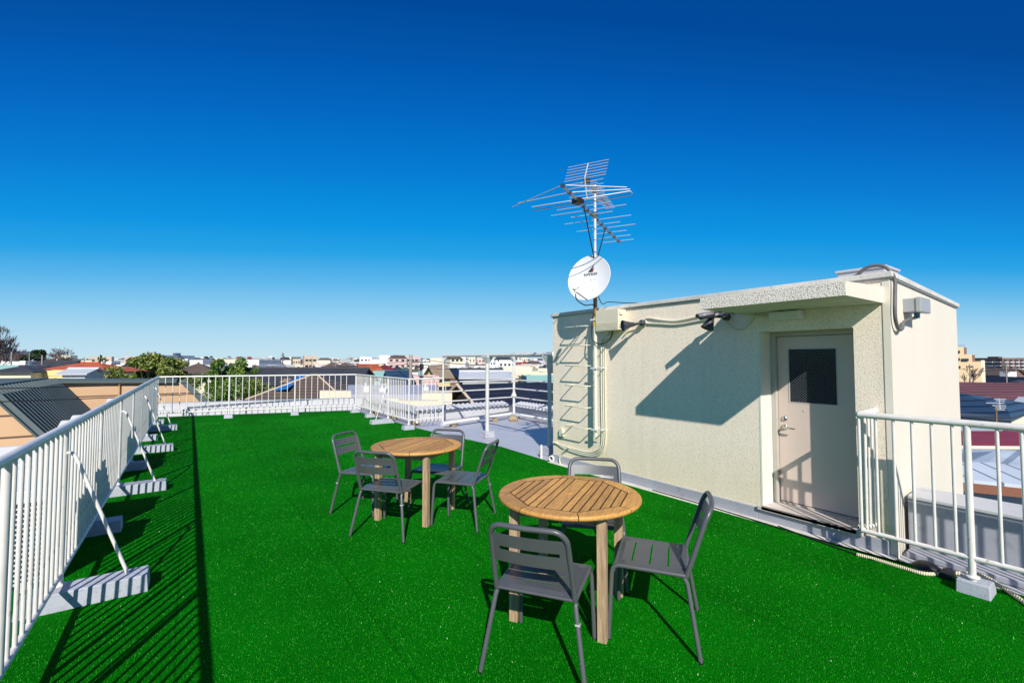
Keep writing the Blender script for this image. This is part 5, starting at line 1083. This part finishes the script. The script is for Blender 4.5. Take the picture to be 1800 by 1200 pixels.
# stepped beige apartments and brown block at the right edge
sb = thing('apartment_block', 'stepped beige apartment building at the right edge beyond the white side wall', 'building', tuple(at(1705, 632, 95)[:2]) + (GZ,)); BEI = mat('beige_render', (.66, .50, .30), .8, var=.05, vscale=.3)
AX = Vector((at(1750, 632, 95) - at(1680, 632, 95)).normalized()); AY = Vector((-AX.y, AX.x, 0))
def step(px0, px1, top, d0=95, dep=12, m_=None, nm='wall'):
    a_, b_ = at(px0, 632, d0), at(px1, 632, d0); zt = at(px0, top, d0).z; s = MB(); s.prism([(a_.x, a_.y), (b_.x, b_.y), (b_.x + AY.x * dep, b_.y + AY.y * dep), (a_.x + AY.x * dep, a_.y + AY.y * dep)], GZ, zt); return s.build(nm, m_ or BEI, sb)
step(1655, 1695, 609.5); step(1695.1, 1709, 622.5); step(1709.1, 1724, 635.5); step(1724.1, 1731, 633, m_=WALLS['cream'])
step(1695.2, 1700, 610.5, 95.5, 9, WALLS['brown'], 'stair_panel'); step(1709.2, 1714, 623.5, 95.5, 9, WALLS['brown'], 'stair_panel'); step(1683, 1697, 605, 98, 3, mat('blue_glass_rail', (.25, .38, .48), .2), 'roof_rail')
for px_, y0_, y1_, w2 in ((1685, 616, 621, 2.2), (1685, 629, 634, 2.2), (1696.5, 630, 634.5, 6), (1686, 643, 647, 2.2), (1707.5, 643.3, 645.3, 2)):
    a_, b_ = at(px_ - w2, y0_, 94.8), at(px_ + w2, y1_, 94.8); c = (a_ + b_) / 2; s = MB(); s.obox(c, w2 / 800 * 95, .05, abs(a_.z - b_.z) / 2, AX); s.build('window', GLASS, sb)
house_at(1752, 210, 629, 13, 12, SR + .2, 'flat', .3, 'brown', 'dark grey', 'brown apartment block with rows of balconies at the right edge', 'building', 'apartment_block', parts=False, floors=7, pitch=3.0)
house_at(1749, 208, 626.5, 2.2, 4, SR + .2, 'flat', .3, 'brown', 'dark grey', 'small lift tower standing behind the brown apartment block', 'building', 'lift_tower', parts=False, wins=False)
house_at(1776, 260, 632, 4.0, 8, SR, 'flat', .3, 'white', 'silver', 'white block right of the brown apartments', 'building', 'apartment_block', parts=False, floors=4, pitch=3)
house_at(1794, 280, 631, 7.5, 10, SR, 'flat', .3, 'blue grey', 'blue', 'blue glass office block at the right edge of the photo', 'building', 'office_building', parts=False, floors=5, pitch=2.4)

# ------------------------------------------------------------------ utility poles and wires
def pole(px, depth, top, label, r_=.15, arms=2, name='utility_pole', key='concrete'):
    p = at(px, 632, depth); zt = at(px, top, depth).z; t_ = thing(name, label, 'utility pole', (p.x, p.y, GZ)); s = MB(); s.tube([(p.x, p.y, GZ), (p.x, p.y, zt)], [r_ * 1.25, r_], 12); s.build('shaft', CONC, t_)
    for i in range(arms):
        z = zt - .35 - i * .8; a_ = SR + .35; s = MB(); s.obox((p.x, p.y, z), .75, .04, .04, (math.cos(a_), math.sin(a_), 0))
        for q in (-.65, -.2, .3, .68): s.tube([(p.x + math.cos(a_) * q, p.y + math.sin(a_) * q, z), (p.x + math.cos(a_) * q, p.y + math.sin(a_) * q, z + .16)], .035, 6)
        s.build('crossarm', M['darkgrey'], t_)
    return p, zt
CONC = mat('pole_concrete', (.34, .30, .25), .8, var=.2, vscale=2)
pa, za = pole(722, 30, 623.5, 'stout concrete utility pole rising above the inner railing', .105, 0); s = MB(); s.tube([(pa.x, pa.y, za - .3), (pa.x, pa.y, za - .02)], .115, 12)
tag(s.build('pole_sleeve', M['grey_box']), 'grey sleeve fitted round the top of the stout concrete pole', 'sleeve')
pt_, zt_ = pole(741, 38, 629, 'utility pole with dark transformer right of the stout pole', .09, 1)
for i, (dz_2, key) in enumerate(((-.7, 'black'), (-1.25, 'teal'))):
    s = MB(); s.tube([(pt_.x - .1 - .12 * i, pt_.y - .25, zt_ + dz_2 - .25), (pt_.x - .1 - .12 * i, pt_.y - .25, zt_ + dz_2 + .2)], .17, 12); tag(s.build('transformer', M['black'] if key == 'black' else WALLS['teal']), ('black upper' if i == 0 else 'teal lower') + ' transformer can hung on the utility pole', 'transformer')
far_poles = [pole(20, 55, 618, 'thin pole with arms in front of the bare tree at the left edge', .07, 3), pole(51.5, 70, 620, 'thin pole left of the round evergreen tree', .06, 1), pole(74, 58, 624, 'pole right of the round evergreen tree', .08, 1), pole(148, 64, 628, 'thin pole with arms above the red orange roof', .07, 2), pole(548, 80, 629, 'thin pole above the far railing middle', .07, 1), pole(590, 90, 630, 'thin pole above the right part of the far railing', .07, 1), pole(1704, 60, 640, 'thin pole before the stepped beige apartments', .06, 1), pole(1768, 62, 640, 'thin pole before the brown apartment block', .07, 2)]
def wire(a_, b_, sag, r_, lab):
    s = MB(); a_, b_ = Vector(a_), Vector(b_); s.tube([a_.lerp(b_, t) - Vector((0, 0, sag * 4 * t * (1 - t))) for t in np.linspace(0, 1, 13)], r_, 4); tag(s.build('overhead_wire', M['black']), lab, 'wire')
wire(at(722, 633, 30), at(740, 631.5, 38), .05, .022, 'thick overhead wire between the stout pole and the transformer pole')
wire(at(741, 630, 38), at(860, 641, 30), .15, .022, 'overhead wire running right from the transformer pole through the pipe frame')
wire(at(722, 639, 30), at(560, 647, 60), .2, .018, 'overhead wire running left from the stout pole over the roofs'); wire(at(722, 634, 30), at(560, 643, 60), .2, .018, 'upper overhead wire running left from the stout pole')
wire(at(722, 658, 30), at(860, 668, 24), .1, .018, 'low overhead wire passing in front of the yellow house'); wire(at(722, 642, 30), at(800, 648, 30), .1, .018, 'middle overhead wire right of the stout pole'); wire(at(722, 658, 30), at(600, 662, 40), .1, .018, 'low overhead wire left of the stout pole')
wire(at(-60, 684, 8.4), at(372, 672, 13.6), .01, .010, 'upper black wire crossing in front of the beige neighbour building'); wire(at(-60, 708, 8.3), at(372, 691, 13.4), .01, .010, 'lower black wire crossing in front of the beige neighbour building')
wire(at(20, 622, 55), at(-80, 616, 60), .2, .02, 'wire leaving the pole at the left edge'); wire(at(20, 621, 55), at(148, 630, 64), .4, .02, 'wire strung between the left edge pole and the pole above the red orange roof')
wire(at(1704, 648, 60), at(1640, 645, 60), .1, .02, 'wire in front of the stepped beige apartments'); wire(at(1704, 650, 60), at(1768, 648, 62), .2, .02, 'wire between the two poles at the right edge')

# ------------------------------------------------------------------ trees
LEAF = {'olive': leafmat('leaf_olive', (.035, .075, .010), (.14, .20, .03), (.42, .42, .12)), 'mid': leafmat('leaf_mid', (.02, .065, .010), (.075, .17, .022), (.26, .34, .07)), 'dark': leafmat('leaf_dark', (.008, .022, .008), (.02, .055, .014), (.06, .10, .03)), 'autumn': leafmat('leaf_autumn', (.05, .05, .02), (.16, .11, .05), (.34, .16, .07))}
BARK = mat('bark', (.10, .075, .055), .9, var=.4, vscale=4); TWIG = mat('twig', (.17, .125, .12), .9, var=.3, vscale=2)
def leafy(px, depth, cz, rx, rz, n, leaf, key, label, name='leafy_tree', ncl=26, spread=.33, trunk=.16, seed=1, core=.55, ry=None):
    rg = np.random.default_rng(seed); p = at(px, 632, depth); ry = ry or rx
    t_ = thing(name, label, 'tree', (p.x, p.y, GZ)); d3 = rg.normal(size=(ncl, 3)); d3 /= np.linalg.norm(d3, axis=1)[:, None]; rad = rg.uniform(core, 1.0, (ncl, 1)); cc = d3 * rad * [rx, ry, rz]; cc[:, 2] = np.maximum(cc[:, 2], -rz * .8)
    sz = rg.uniform(.55, 1.25, ncl); idx = rg.integers(0, ncl, n); g3 = rg.normal(size=(n, 3)); g3 /= np.linalg.norm(g3, axis=1)[:, None]; rr3 = rg.random((n, 1)) ** .45
    q = cc[idx] + g3 * rr3 * (sz[idx][:, None] * spread * np.array([[rx, ry, rz * .85]])) + [p.x, p.y, cz]
    u = rg.normal(size=(n, 3)); u /= np.linalg.norm(u, axis=1)[:, None]; v = np.cross(u, rg.normal(size=(n, 3))); v /= np.linalg.norm(v, axis=1)[:, None]; L_ = leaf * rg.uniform(.6, 1.4, (n, 1))
    V = np.stack([q - u * L_, q - v * L_ * .45, q + u * L_, q + v * L_ * .45], 1); o = bpy.data.objects.new('crown', fast_mesh('crown', V, LEAF[key])); C.objects.link(o); adopt(o, t_)
    s = MB(); b0 = Vector((p.x, p.y, GZ)); tp = Vector((p.x, p.y, cz)); s.tube([b0, b0.lerp(tp, .5) + Vector((.1, .05, 0)), tp], [trunk * 1.4, trunk, trunk * .5], 8)
    for k_ in range(0, ncl, 2): s.tube([b0.lerp(tp, .72), (b0.lerp(tp, .8) + tp + Vector(cc[k_])) / 2, tp + Vector(cc[k_])], [trunk * .5, trunk * .3, trunk * .1], 5)
    s.build('trunk', BARK, t_); return t_
def bare(px, depth, top, spreadr, label, name='bare_tree', seed=3, base_r=.28, lv=6, m_=None, up=.35, start=.35, thin=.022):
    random.seed(seed); p = at(px, 632, depth); zt = at(px, top, depth).z; H_ = zt - GZ; t_ = thing(name, label, 'tree', (p.x, p.y, GZ)); tr = MB(); br = MB()
    def grow(q, d, ln, r_, k_):
        e = q + d * ln; mid = q + d * ln * .5 + Vector((rnd(-1, 1), rnd(-1, 1), rnd(-1, 1))) * ln * .06
        (tr if k_ >= lv - 1 else br).tube([q, mid, e], [r_, r_ * .85, r_ * .7], 6 if k_ >= lv - 1 else 3, caps=False)
        if k_ == 0: return
        for i in range(3 if k_ > 1 else 4):
            nd = (d + Vector((rnd(-1, 1), rnd(-1, 1), rnd(-.5, .9))) * .75 + Vector((0, 0, up * .3))).normalized(); nd = Vector((nd.x * spreadr, nd.y * spreadr, nd.z)).normalized()
            grow(q + d * ln * rnd(.6, 1.0) if i else e, nd, ln * rnd(.62, .82), max(thin, r_ * .58), k_ - 1)
    b0 = Vector((p.x, p.y, GZ)); l0 = H_ * start; tr.tube([b0, b0 + Vector((0, 0, l0 * .5))], [base_r * 1.3, base_r], 8)
    grow(b0 + Vector((0, 0, l0 * .5)), Vector((0, 0, 1)), l0 * .62, base_r, lv)
    zmax = max(v_[2] for v_ in br.v); k2 = (zt - (GZ + l0)) / max(.1, zmax - (GZ + l0))
    for mb in (tr, br): mb.v = [(x, y, z if z < GZ + l0 else GZ + l0 + (z - GZ - l0) * k2) for x, y, z in mb.v]
    tr.build('trunk', m_ or TWIG, t_); br.build('crown', m_ or TWIG, t_); return t_
leafy(265, 46, -.8, 3.5, 2.95, 30000, .15, 'olive', 'large dense tree with yellow green leaves beyond the beige neighbour', ncl=60, spread=.24, seed=4)
leafy(391, 34, .35, 1.1, 1.55, 6500, .11, 'mid', 'smaller open green tree standing left of the pair behind the far railing', ncl=22, spread=.30, seed=5)
leafy(423, 35, -.25, 1.3, 2.0, 9500, .11, 'mid', 'smaller open green tree standing right of the pair behind the far railing', ncl=30, spread=.28, seed=6)
leafy(352, 27, -1.35, 1.5, 1.8, 11000, .075, 'olive', 'bushy tree behind the far railing beside the beige gable', ncl=30, seed=7, name='bushy_tree')
leafy(402, 26, -1.3, 1.5, 2.0, 12000, .075, 'mid', 'dark bushy tree behind the middle of the far railing', ncl=34, seed=8, name='bushy_tree')
leafy(456, 27.5, -1.6, 1.6, 2.0, 12000, .075, 'olive', 'bushy tree with some red leaves behind the far railing left of the brown roof', ncl=34, seed=9, name='bushy_tree')
leafy(450, 40, .0, .9, 1.1, 1400, .08, 'autumn', 'thin reddish brown shrub tree right of the open green trees', ncl=14, seed=10)
leafy(59, 105, 1.75, 2.4, 2.4, 6500, .24, 'dark', 'round dark evergreen tree on the skyline at the left', ncl=24, seed=11, name='evergreen_tree')
leafy(248, 130, 1.3, 1.5, 2.1, 1500, .2, 'dark', 'small round evergreen on the skyline above the large leafy tree', ncl=14, seed=12, name='evergreen_tree')
leafy(274, 118, .9, .8, 2.2, 900, .17, 'dark', 'small pointed evergreen on the skyline above the large leafy tree', ncl=10, seed=13, name='evergreen_tree')
leafy(176, 150, 1.2, .6, 2.0, 500, .16, 'dark', 'left of the two small conifers on the skyline above the red orange roof', ncl=10, seed=14, name='conifer_tree'); leafy(183, 150, 1.1, .6, 1.8, 500, .16, 'dark', 'right of the two small conifers on the skyline above the red orange roof', ncl=10, seed=15, name='conifer_tree')
leafy(368, 190, 1.6, 2.6, 1.4, 1200, .25, 'dark', 'dark low tree on the skyline behind the white blocks', ncl=12, seed=16, name='evergreen_tree')
leafy(487, 85, -1.5, 2.0, 1.5, 2600, .14, 'autumn', 'olive brown tree below the pruned bare tree', ncl=20, seed=17); leafy(476, 92, -.9, 1.6, 1.4, 1800, .14, 'olive', 'green tree left of the pruned bare tree', ncl=16, seed=18)
leafy(143, 90, -2.0, 3.0, 1.3, 2200, .16, 'olive', 'low green tree behind the red orange roof', ncl=20, seed=19); leafy(105, 95, -1.6, 1.9, 1.2, 1200, .16, 'dark', 'low dark tree left of the red orange roof', ncl=14, seed=20)
leafy(186, 85, -1.6, 2.2, 1.0, 1600, .15, 'dark', 'low dark hedge tree behind the right end of the red orange roof', ncl=14, seed=21); leafy(183, 38, -.6, .55, .5, 500, .07, 'olive', 'small yellow green bush in front of the red orange roof', name='bush', ncl=8, seed=22)
leafy(925, 62, -1.3, 2.6, .8, 2200, .12, 'autumn', 'reddish brown hedge trees seen through the pipe frame', ncl=18, seed=23, ry=1.2); leafy(955, 64, -1.2, 2.2, .7, 1600, .12, 'autumn', 'reddish brown hedge trees beside the dark frame post', ncl=14, seed=24, ry=1.2)
bare(-22, 62, 566, .62, 'tall bare tree at the left edge of the photo', seed=5, lv=7, base_r=.26, thin=.020, start=.42); bare(4, 80, 609, .6, 'lower reddish bare tree beside the tall bare tree', seed=8, lv=6, m_=mat('red_twig', (.16, .09, .075), .9), thin=.024, start=.38)
bare(126, 120, 609, 1.25, 'bare winter tree on the skyline above the pale yellow house', seed=11, lv=6, thin=.035, start=.42)
def pruned():
    p = at(497, 632, 130); zt = at(497, 620, 130).z; t_ = thing('pruned_tree', 'pruned bare tree with stubby limbs poking above the skyline', 'tree', (p.x, p.y, GZ)); s = MB(); s.tube([(p.x, p.y, GZ), (p.x, p.y, zt)], [.35, .10], 8); s.build('trunk', TWIG, t_); s = MB(); random.seed(4)
    for i in range(26):
        z = zt - .3 - i * .26; a_ = random.random() * 6.28; l = .35 + i * .05; s.tube([(p.x, p.y, z), (p.x + math.cos(a_) * l, p.y + math.sin(a_) * l, z + .25)], [.09, .13], 5)
    s.build('crown', TWIG, t_)
pruned(); bare(1691, 70, 642, 1.2, 'small bare tree before the stepped beige apartments', seed=21, lv=4, base_r=.12, thin=.03)

# ------------------------------------------------------------------ fill of ordinary houses, each one its own object
occupied = [(o.location.x, o.location.y) for o in C.objects if o.parent is None and o.get('category') in ('house', 'building', 'tree')]
random.seed(99); made = 0; seen = {}
wl_names = ['white'] * 7 + ['cream'] * 5 + ['beige'] * 3 + ['grey'] * 3 + ['yellow', 'brown', 'pink', 'white', 'blue grey']; rf_names = ['dark grey'] * 7 + ['black'] * 4 + ['brown'] * 4 + ['red', 'orange', 'blue', 'green', 'silver', 'silver', 'silver', 'tan']
def bearing(px):
    for lim, tx_ in ((60, 'left of the round evergreen tree'), (130, 'between evergreen and bare skyline tree'), (225, 'above the red orange roof'), (330, 'behind the large leafy tree'), (400, 'left of the open green trees'), (450, 'right of the open green trees'), (500, 'near the pruned bare tree'),
                     (560, 'above the middle of the far railing'), (625, 'above the right end of the far railing'), (680, 'above the orange roof'), (725, 'just left of the stout pole'), (785, 'just right of the stout pole'), (860, 'in the left bay of the pipe frame'), (905, 'beside the white frame post'), (1000, 'by the dark frame post'), (1735, 'below the stepped beige apartments')):
        if px < lim: return tx_
    return 'at the far right edge'
def dist_word(d): return 'near' if d < 105 else ('nearer' if d < 130 else ('middling' if d < 160 else ('farther' if d < 195 else ('far' if d < 235 else 'very far'))))
rows = []; d = 88.0
while d < 320:
    stp = 10.2 + d * .022
    for a0, a1 in ((-60, 1010), (1672, 1850)):
        px = a0 + random.random() * 10
        while px < a1: rows.append((px + rnd(-4, 4), d + rnd(-3, 3))); px += (stp * 1.02) / d * 800 * (1 / (1 + ((px - 900) / 800) ** 2) ** 0 )
    d += stp
cand = []
for px, d in rows:
    p = at(px, 632, d)
    if any((p.x - x) ** 2 + (p.y - y) ** 2 < (4.5 + .010 * d) ** 2 for x, y in occupied): continue
    cand.append((px, d))
cand.sort(key=lambda c: c[1]); cand = cand[:236]
labs = {}
for px, d in cand:
    p = at(px, 632, d); wn, rn = random.choice(wl_names), random.choice(rf_names)
    if d < 150 and rn in ('orange', 'red', 'blue', 'green'): rn = random.choice(('dark grey', 'black', 'brown')); roof = random.choice(['gable', 'gable', 'hip', 'hip', 'flat']); w_, dd = rnd(6.2, 9.5), rnd(5.2, 7.5)
    hgt_ = rnd(5.9, 7.9) if random.random() < .94 else rnd(8.6, 9.8)
    if d < 115: hgt_ = min(hgt_, 8.0)
    if px > 1600: hgt_ = min(hgt_, 8.0)
    rh = rnd(1.3, 2.1) if roof != 'flat' else random.choice((.3, 1.8))
    if roof == 'flat': wn = random.choice(['white', 'white', 'cream', 'grey']); rn = 'silver'
    st = random.getstate(); W_, Rf = roofed_mesh(w_, dd, hgt_ - rh if roof != 'flat' else hgt_ - .5, roof, rh, .4); hw = hgt_ - rh if roof != 'flat' else hgt_ - .5
    s = MB(); s.add(W_.v, W_.f, False, 0); s.add(Rf.v, Rf.f, False, 1)
    for side, t2, zc, hwid, hh in win_spots(w_, dd, hw):
        if side == 2: continue
        c, u_, n_2 = win_pose(side, t2, w_, dd, .04); c.z = zc; s.add([c - u_ * (hwid + .08) - Vector((0, 0, hh + .08)), c + u_ * (hwid + .08) - Vector((0, 0, hh + .08)), c + u_ * (hwid + .08) + Vector((0, 0, hh + .08)), c - u_ * (hwid + .08) + Vector((0, 0, hh + .08))], [(0, 1, 2, 3)], False, 3)
        c = c + n_2 * .03; s.add([c - u_ * hwid - Vector((0, 0, hh)), c + u_ * hwid - Vector((0, 0, hh)), c + u_ * hwid + Vector((0, 0, hh)), c - u_ * hwid + Vector((0, 0, hh))], [(0, 1, 2, 3)], False, 2)
    if random.random() < .55: s.box(-w_ * .35, w_ * .35, -dd / 2 - 1.1, -dd / 2 - .02, hw * .48, hw * .48 + 1.0, random.choice((0, 3)))
    if random.random() < .6:
        x_, y_ = rnd(-w_ * .3, w_ * .3), 0; zt = hw + rh; s.tube([(x_, y_, zt), (x_, y_, zt + 1.6)], .03, 4, mi=3)
        for q in range(5): s.box(x_ - .35, x_ + .35, y_ - .012, y_ + .012, zt + 1.0 + q * .13, zt + 1.02 + q * .13, 3)
    if random.random() < .15 and roof != 'flat': s.obox((0, -dd * .27, hw + rh * .5 + .32), w_ * .3, dd * .14, .03, (1, 0, 0), (0, -rh, dd / 2), mi=2)
    o = bpy.data.objects.new('town_house', s.mesh('town_house', [WALLS[wn], ROOFS[rn], GLASS, FRAMEW])); C.objects.link(o); o.location = (p.x, p.y, GZ); o.rotation_euler = (0, 0, random.choice((0, math.pi / 2)) + rnd(-.15, .15) - .25)
    rw = {'gable': 'gabled', 'hip': 'hipped', 'flat': 'flat'}[roof]
    labs.setdefault((wn, rn if roof != 'flat' else 'pale', rw, bearing(px), dist_word(d)), []).append((px, o))
ordn = ['leftmost', 'second from left', 'third from left', 'fourth from left', 'fifth from left', 'sixth from left']
for (wn, rn, rw, bw, dw), lst in labs.items():
    lst.sort(key=lambda q: q[0])
    for i, (px, o) in enumerate(lst):
        L_ = ' '.join(f'{dw} {wn} house with {rn} {rw} roof {bw}'.split()[:16])
        if len(lst) > 1: L_ = ' '.join(f'{ordn[min(i, 5)]} {dw} {wn} house, {rn} {rw} roof, {bw}'.replace('of the ', 'of ').replace('-', ' ').split()[:14])
        tag(o, L_, 'house', 'houses of the town around the roof deck')
# beyond them the town that nobody could count
random.seed(5); s = MB(); mats_ = [WALLS[k_] for k_ in ('white', 'cream', 'beige', 'grey', 'brown', 'pink')] + [ROOFS[k_] for k_ in ('dark grey', 'brown', 'silver', 'red')] + [GLASS]
for i in range(12500):
    d = 235 + 2300 * random.random() ** 1.75; px = rnd(-120, 1100) if random.random() < .85 else rnd(1640, 1900); p = at(px, 632, d)
    h_ = rnd(5.8, 8.6) if random.random() < (.97 if d < 520 else .88) else rnd(9.5, 13) ; h_ += (d > 900) * rnd(0, 6) * (random.random() < .3)
    w_, dd = rnd(2.4, 5.2), rnd(2.2, 4.2); wi = random.choice((0, 0, 0, 0, 1, 1, 2, 3, 3, 5)); ri = random.choice((6, 6, 7, 8, 6, 9)); a_ = rnd(-.3, .3) - .3; u_ = Vector((math.cos(a_), math.sin(a_), 0)); v_ = Vector((-u_.y, u_.x, 0)); c = Vector((p.x, p.y, 0))
    q = [c + u_ * w_ * sx_ + v_ * dd * sy_ for sx_, sy_ in ((-1, -1), (1, -1), (1, 1), (-1, 1))]; zt = GZ + h_
    if random.random() < .5:
        s.add([(*x.xy, GZ) for x in q] + [(*x.xy, zt) for x in q], [(0, 1, 5, 4), (1, 2, 6, 5), (3, 0, 4, 7), (2, 3, 7, 6)], False, wi); s.add([(*x.xy, zt) for x in q], [(0, 1, 2, 3)], False, 8)
    else:
        rhh = rnd(1.5, 2.2); zt -= rhh; s.add([(*x.xy, GZ) for x in q] + [(*x.xy, zt) for x in q], [(0, 1, 5, 4), (1, 2, 6, 5), (3, 0, 4, 7), (2, 3, 7, 6)], False, wi)
        r0, r1 = c - u_ * w_ * .6, c + u_ * w_ * .6; s.add([(*x.xy, zt) for x in q] + [(*r0.xy, zt + rhh), (*r1.xy, zt + rhh)], [(0, 1, 5, 4), (2, 3, 4, 5), (1, 2, 5), (3, 0, 4)], False, ri)
    if d < 900:
        for fl in range(int(h_ / 3)):
            for k_ in range(3):
                cc = (q[0] + (q[1] - q[0]) * (.2 + .3 * k_)) - v_ * .05; zc = GZ + 1.6 + fl * 2.9; s.add([cc - u_ * .7 + Vector((0, 0, zc - .5)), cc + u_ * .7 + Vector((0, 0, zc - .5)), cc + u_ * .7 + Vector((0, 0, zc + .5)), cc - u_ * .7 + Vector((0, 0, zc + .5))], [(0, 1, 2, 3)], False, 10)
tag(s.build('distant_town', mats_), 'countless distant houses and blocks reaching to the horizon', 'distant town', kind='stuff')
# low scrub between the houses
rg = np.random.default_rng(3); n = 9000; dd_ = rg.uniform(60, 420, n); pxx = rg.uniform(-80, 1020, n); cl = np.round(pxx / 26) * 26 + np.round(dd_ / 17) * 7.3; keep = (np.sin(cl * 12.9898) * 43758.5453 % 1) < .38; dd_, pxx = dd_[keep], pxx[keep]; n = len(dd_)
base = np.array([tuple(at(a_, 632, b_)) for a_, b_ in zip(pxx, dd_)]); base[:, 2] = GZ + rg.uniform(.5, 6.2, n)
u = rg.normal(size=(n, 3)); u /= np.linalg.norm(u, axis=1)[:, None]; v = np.cross(u, rg.normal(size=(n, 3))); v /= np.linalg.norm(v, axis=1)[:, None]; L_ = rg.uniform(.25, .7, (n, 1))
o = bpy.data.objects.new('garden_greenery', fast_mesh('garden_greenery', np.stack([base - u * L_, base - v * L_ * .6, base + u * L_, base + v * L_ * .6], 1), LEAF['dark'])); C.objects.link(o); tag(o, 'scattered garden greenery between the town houses', 'greenery', kind='stuff')
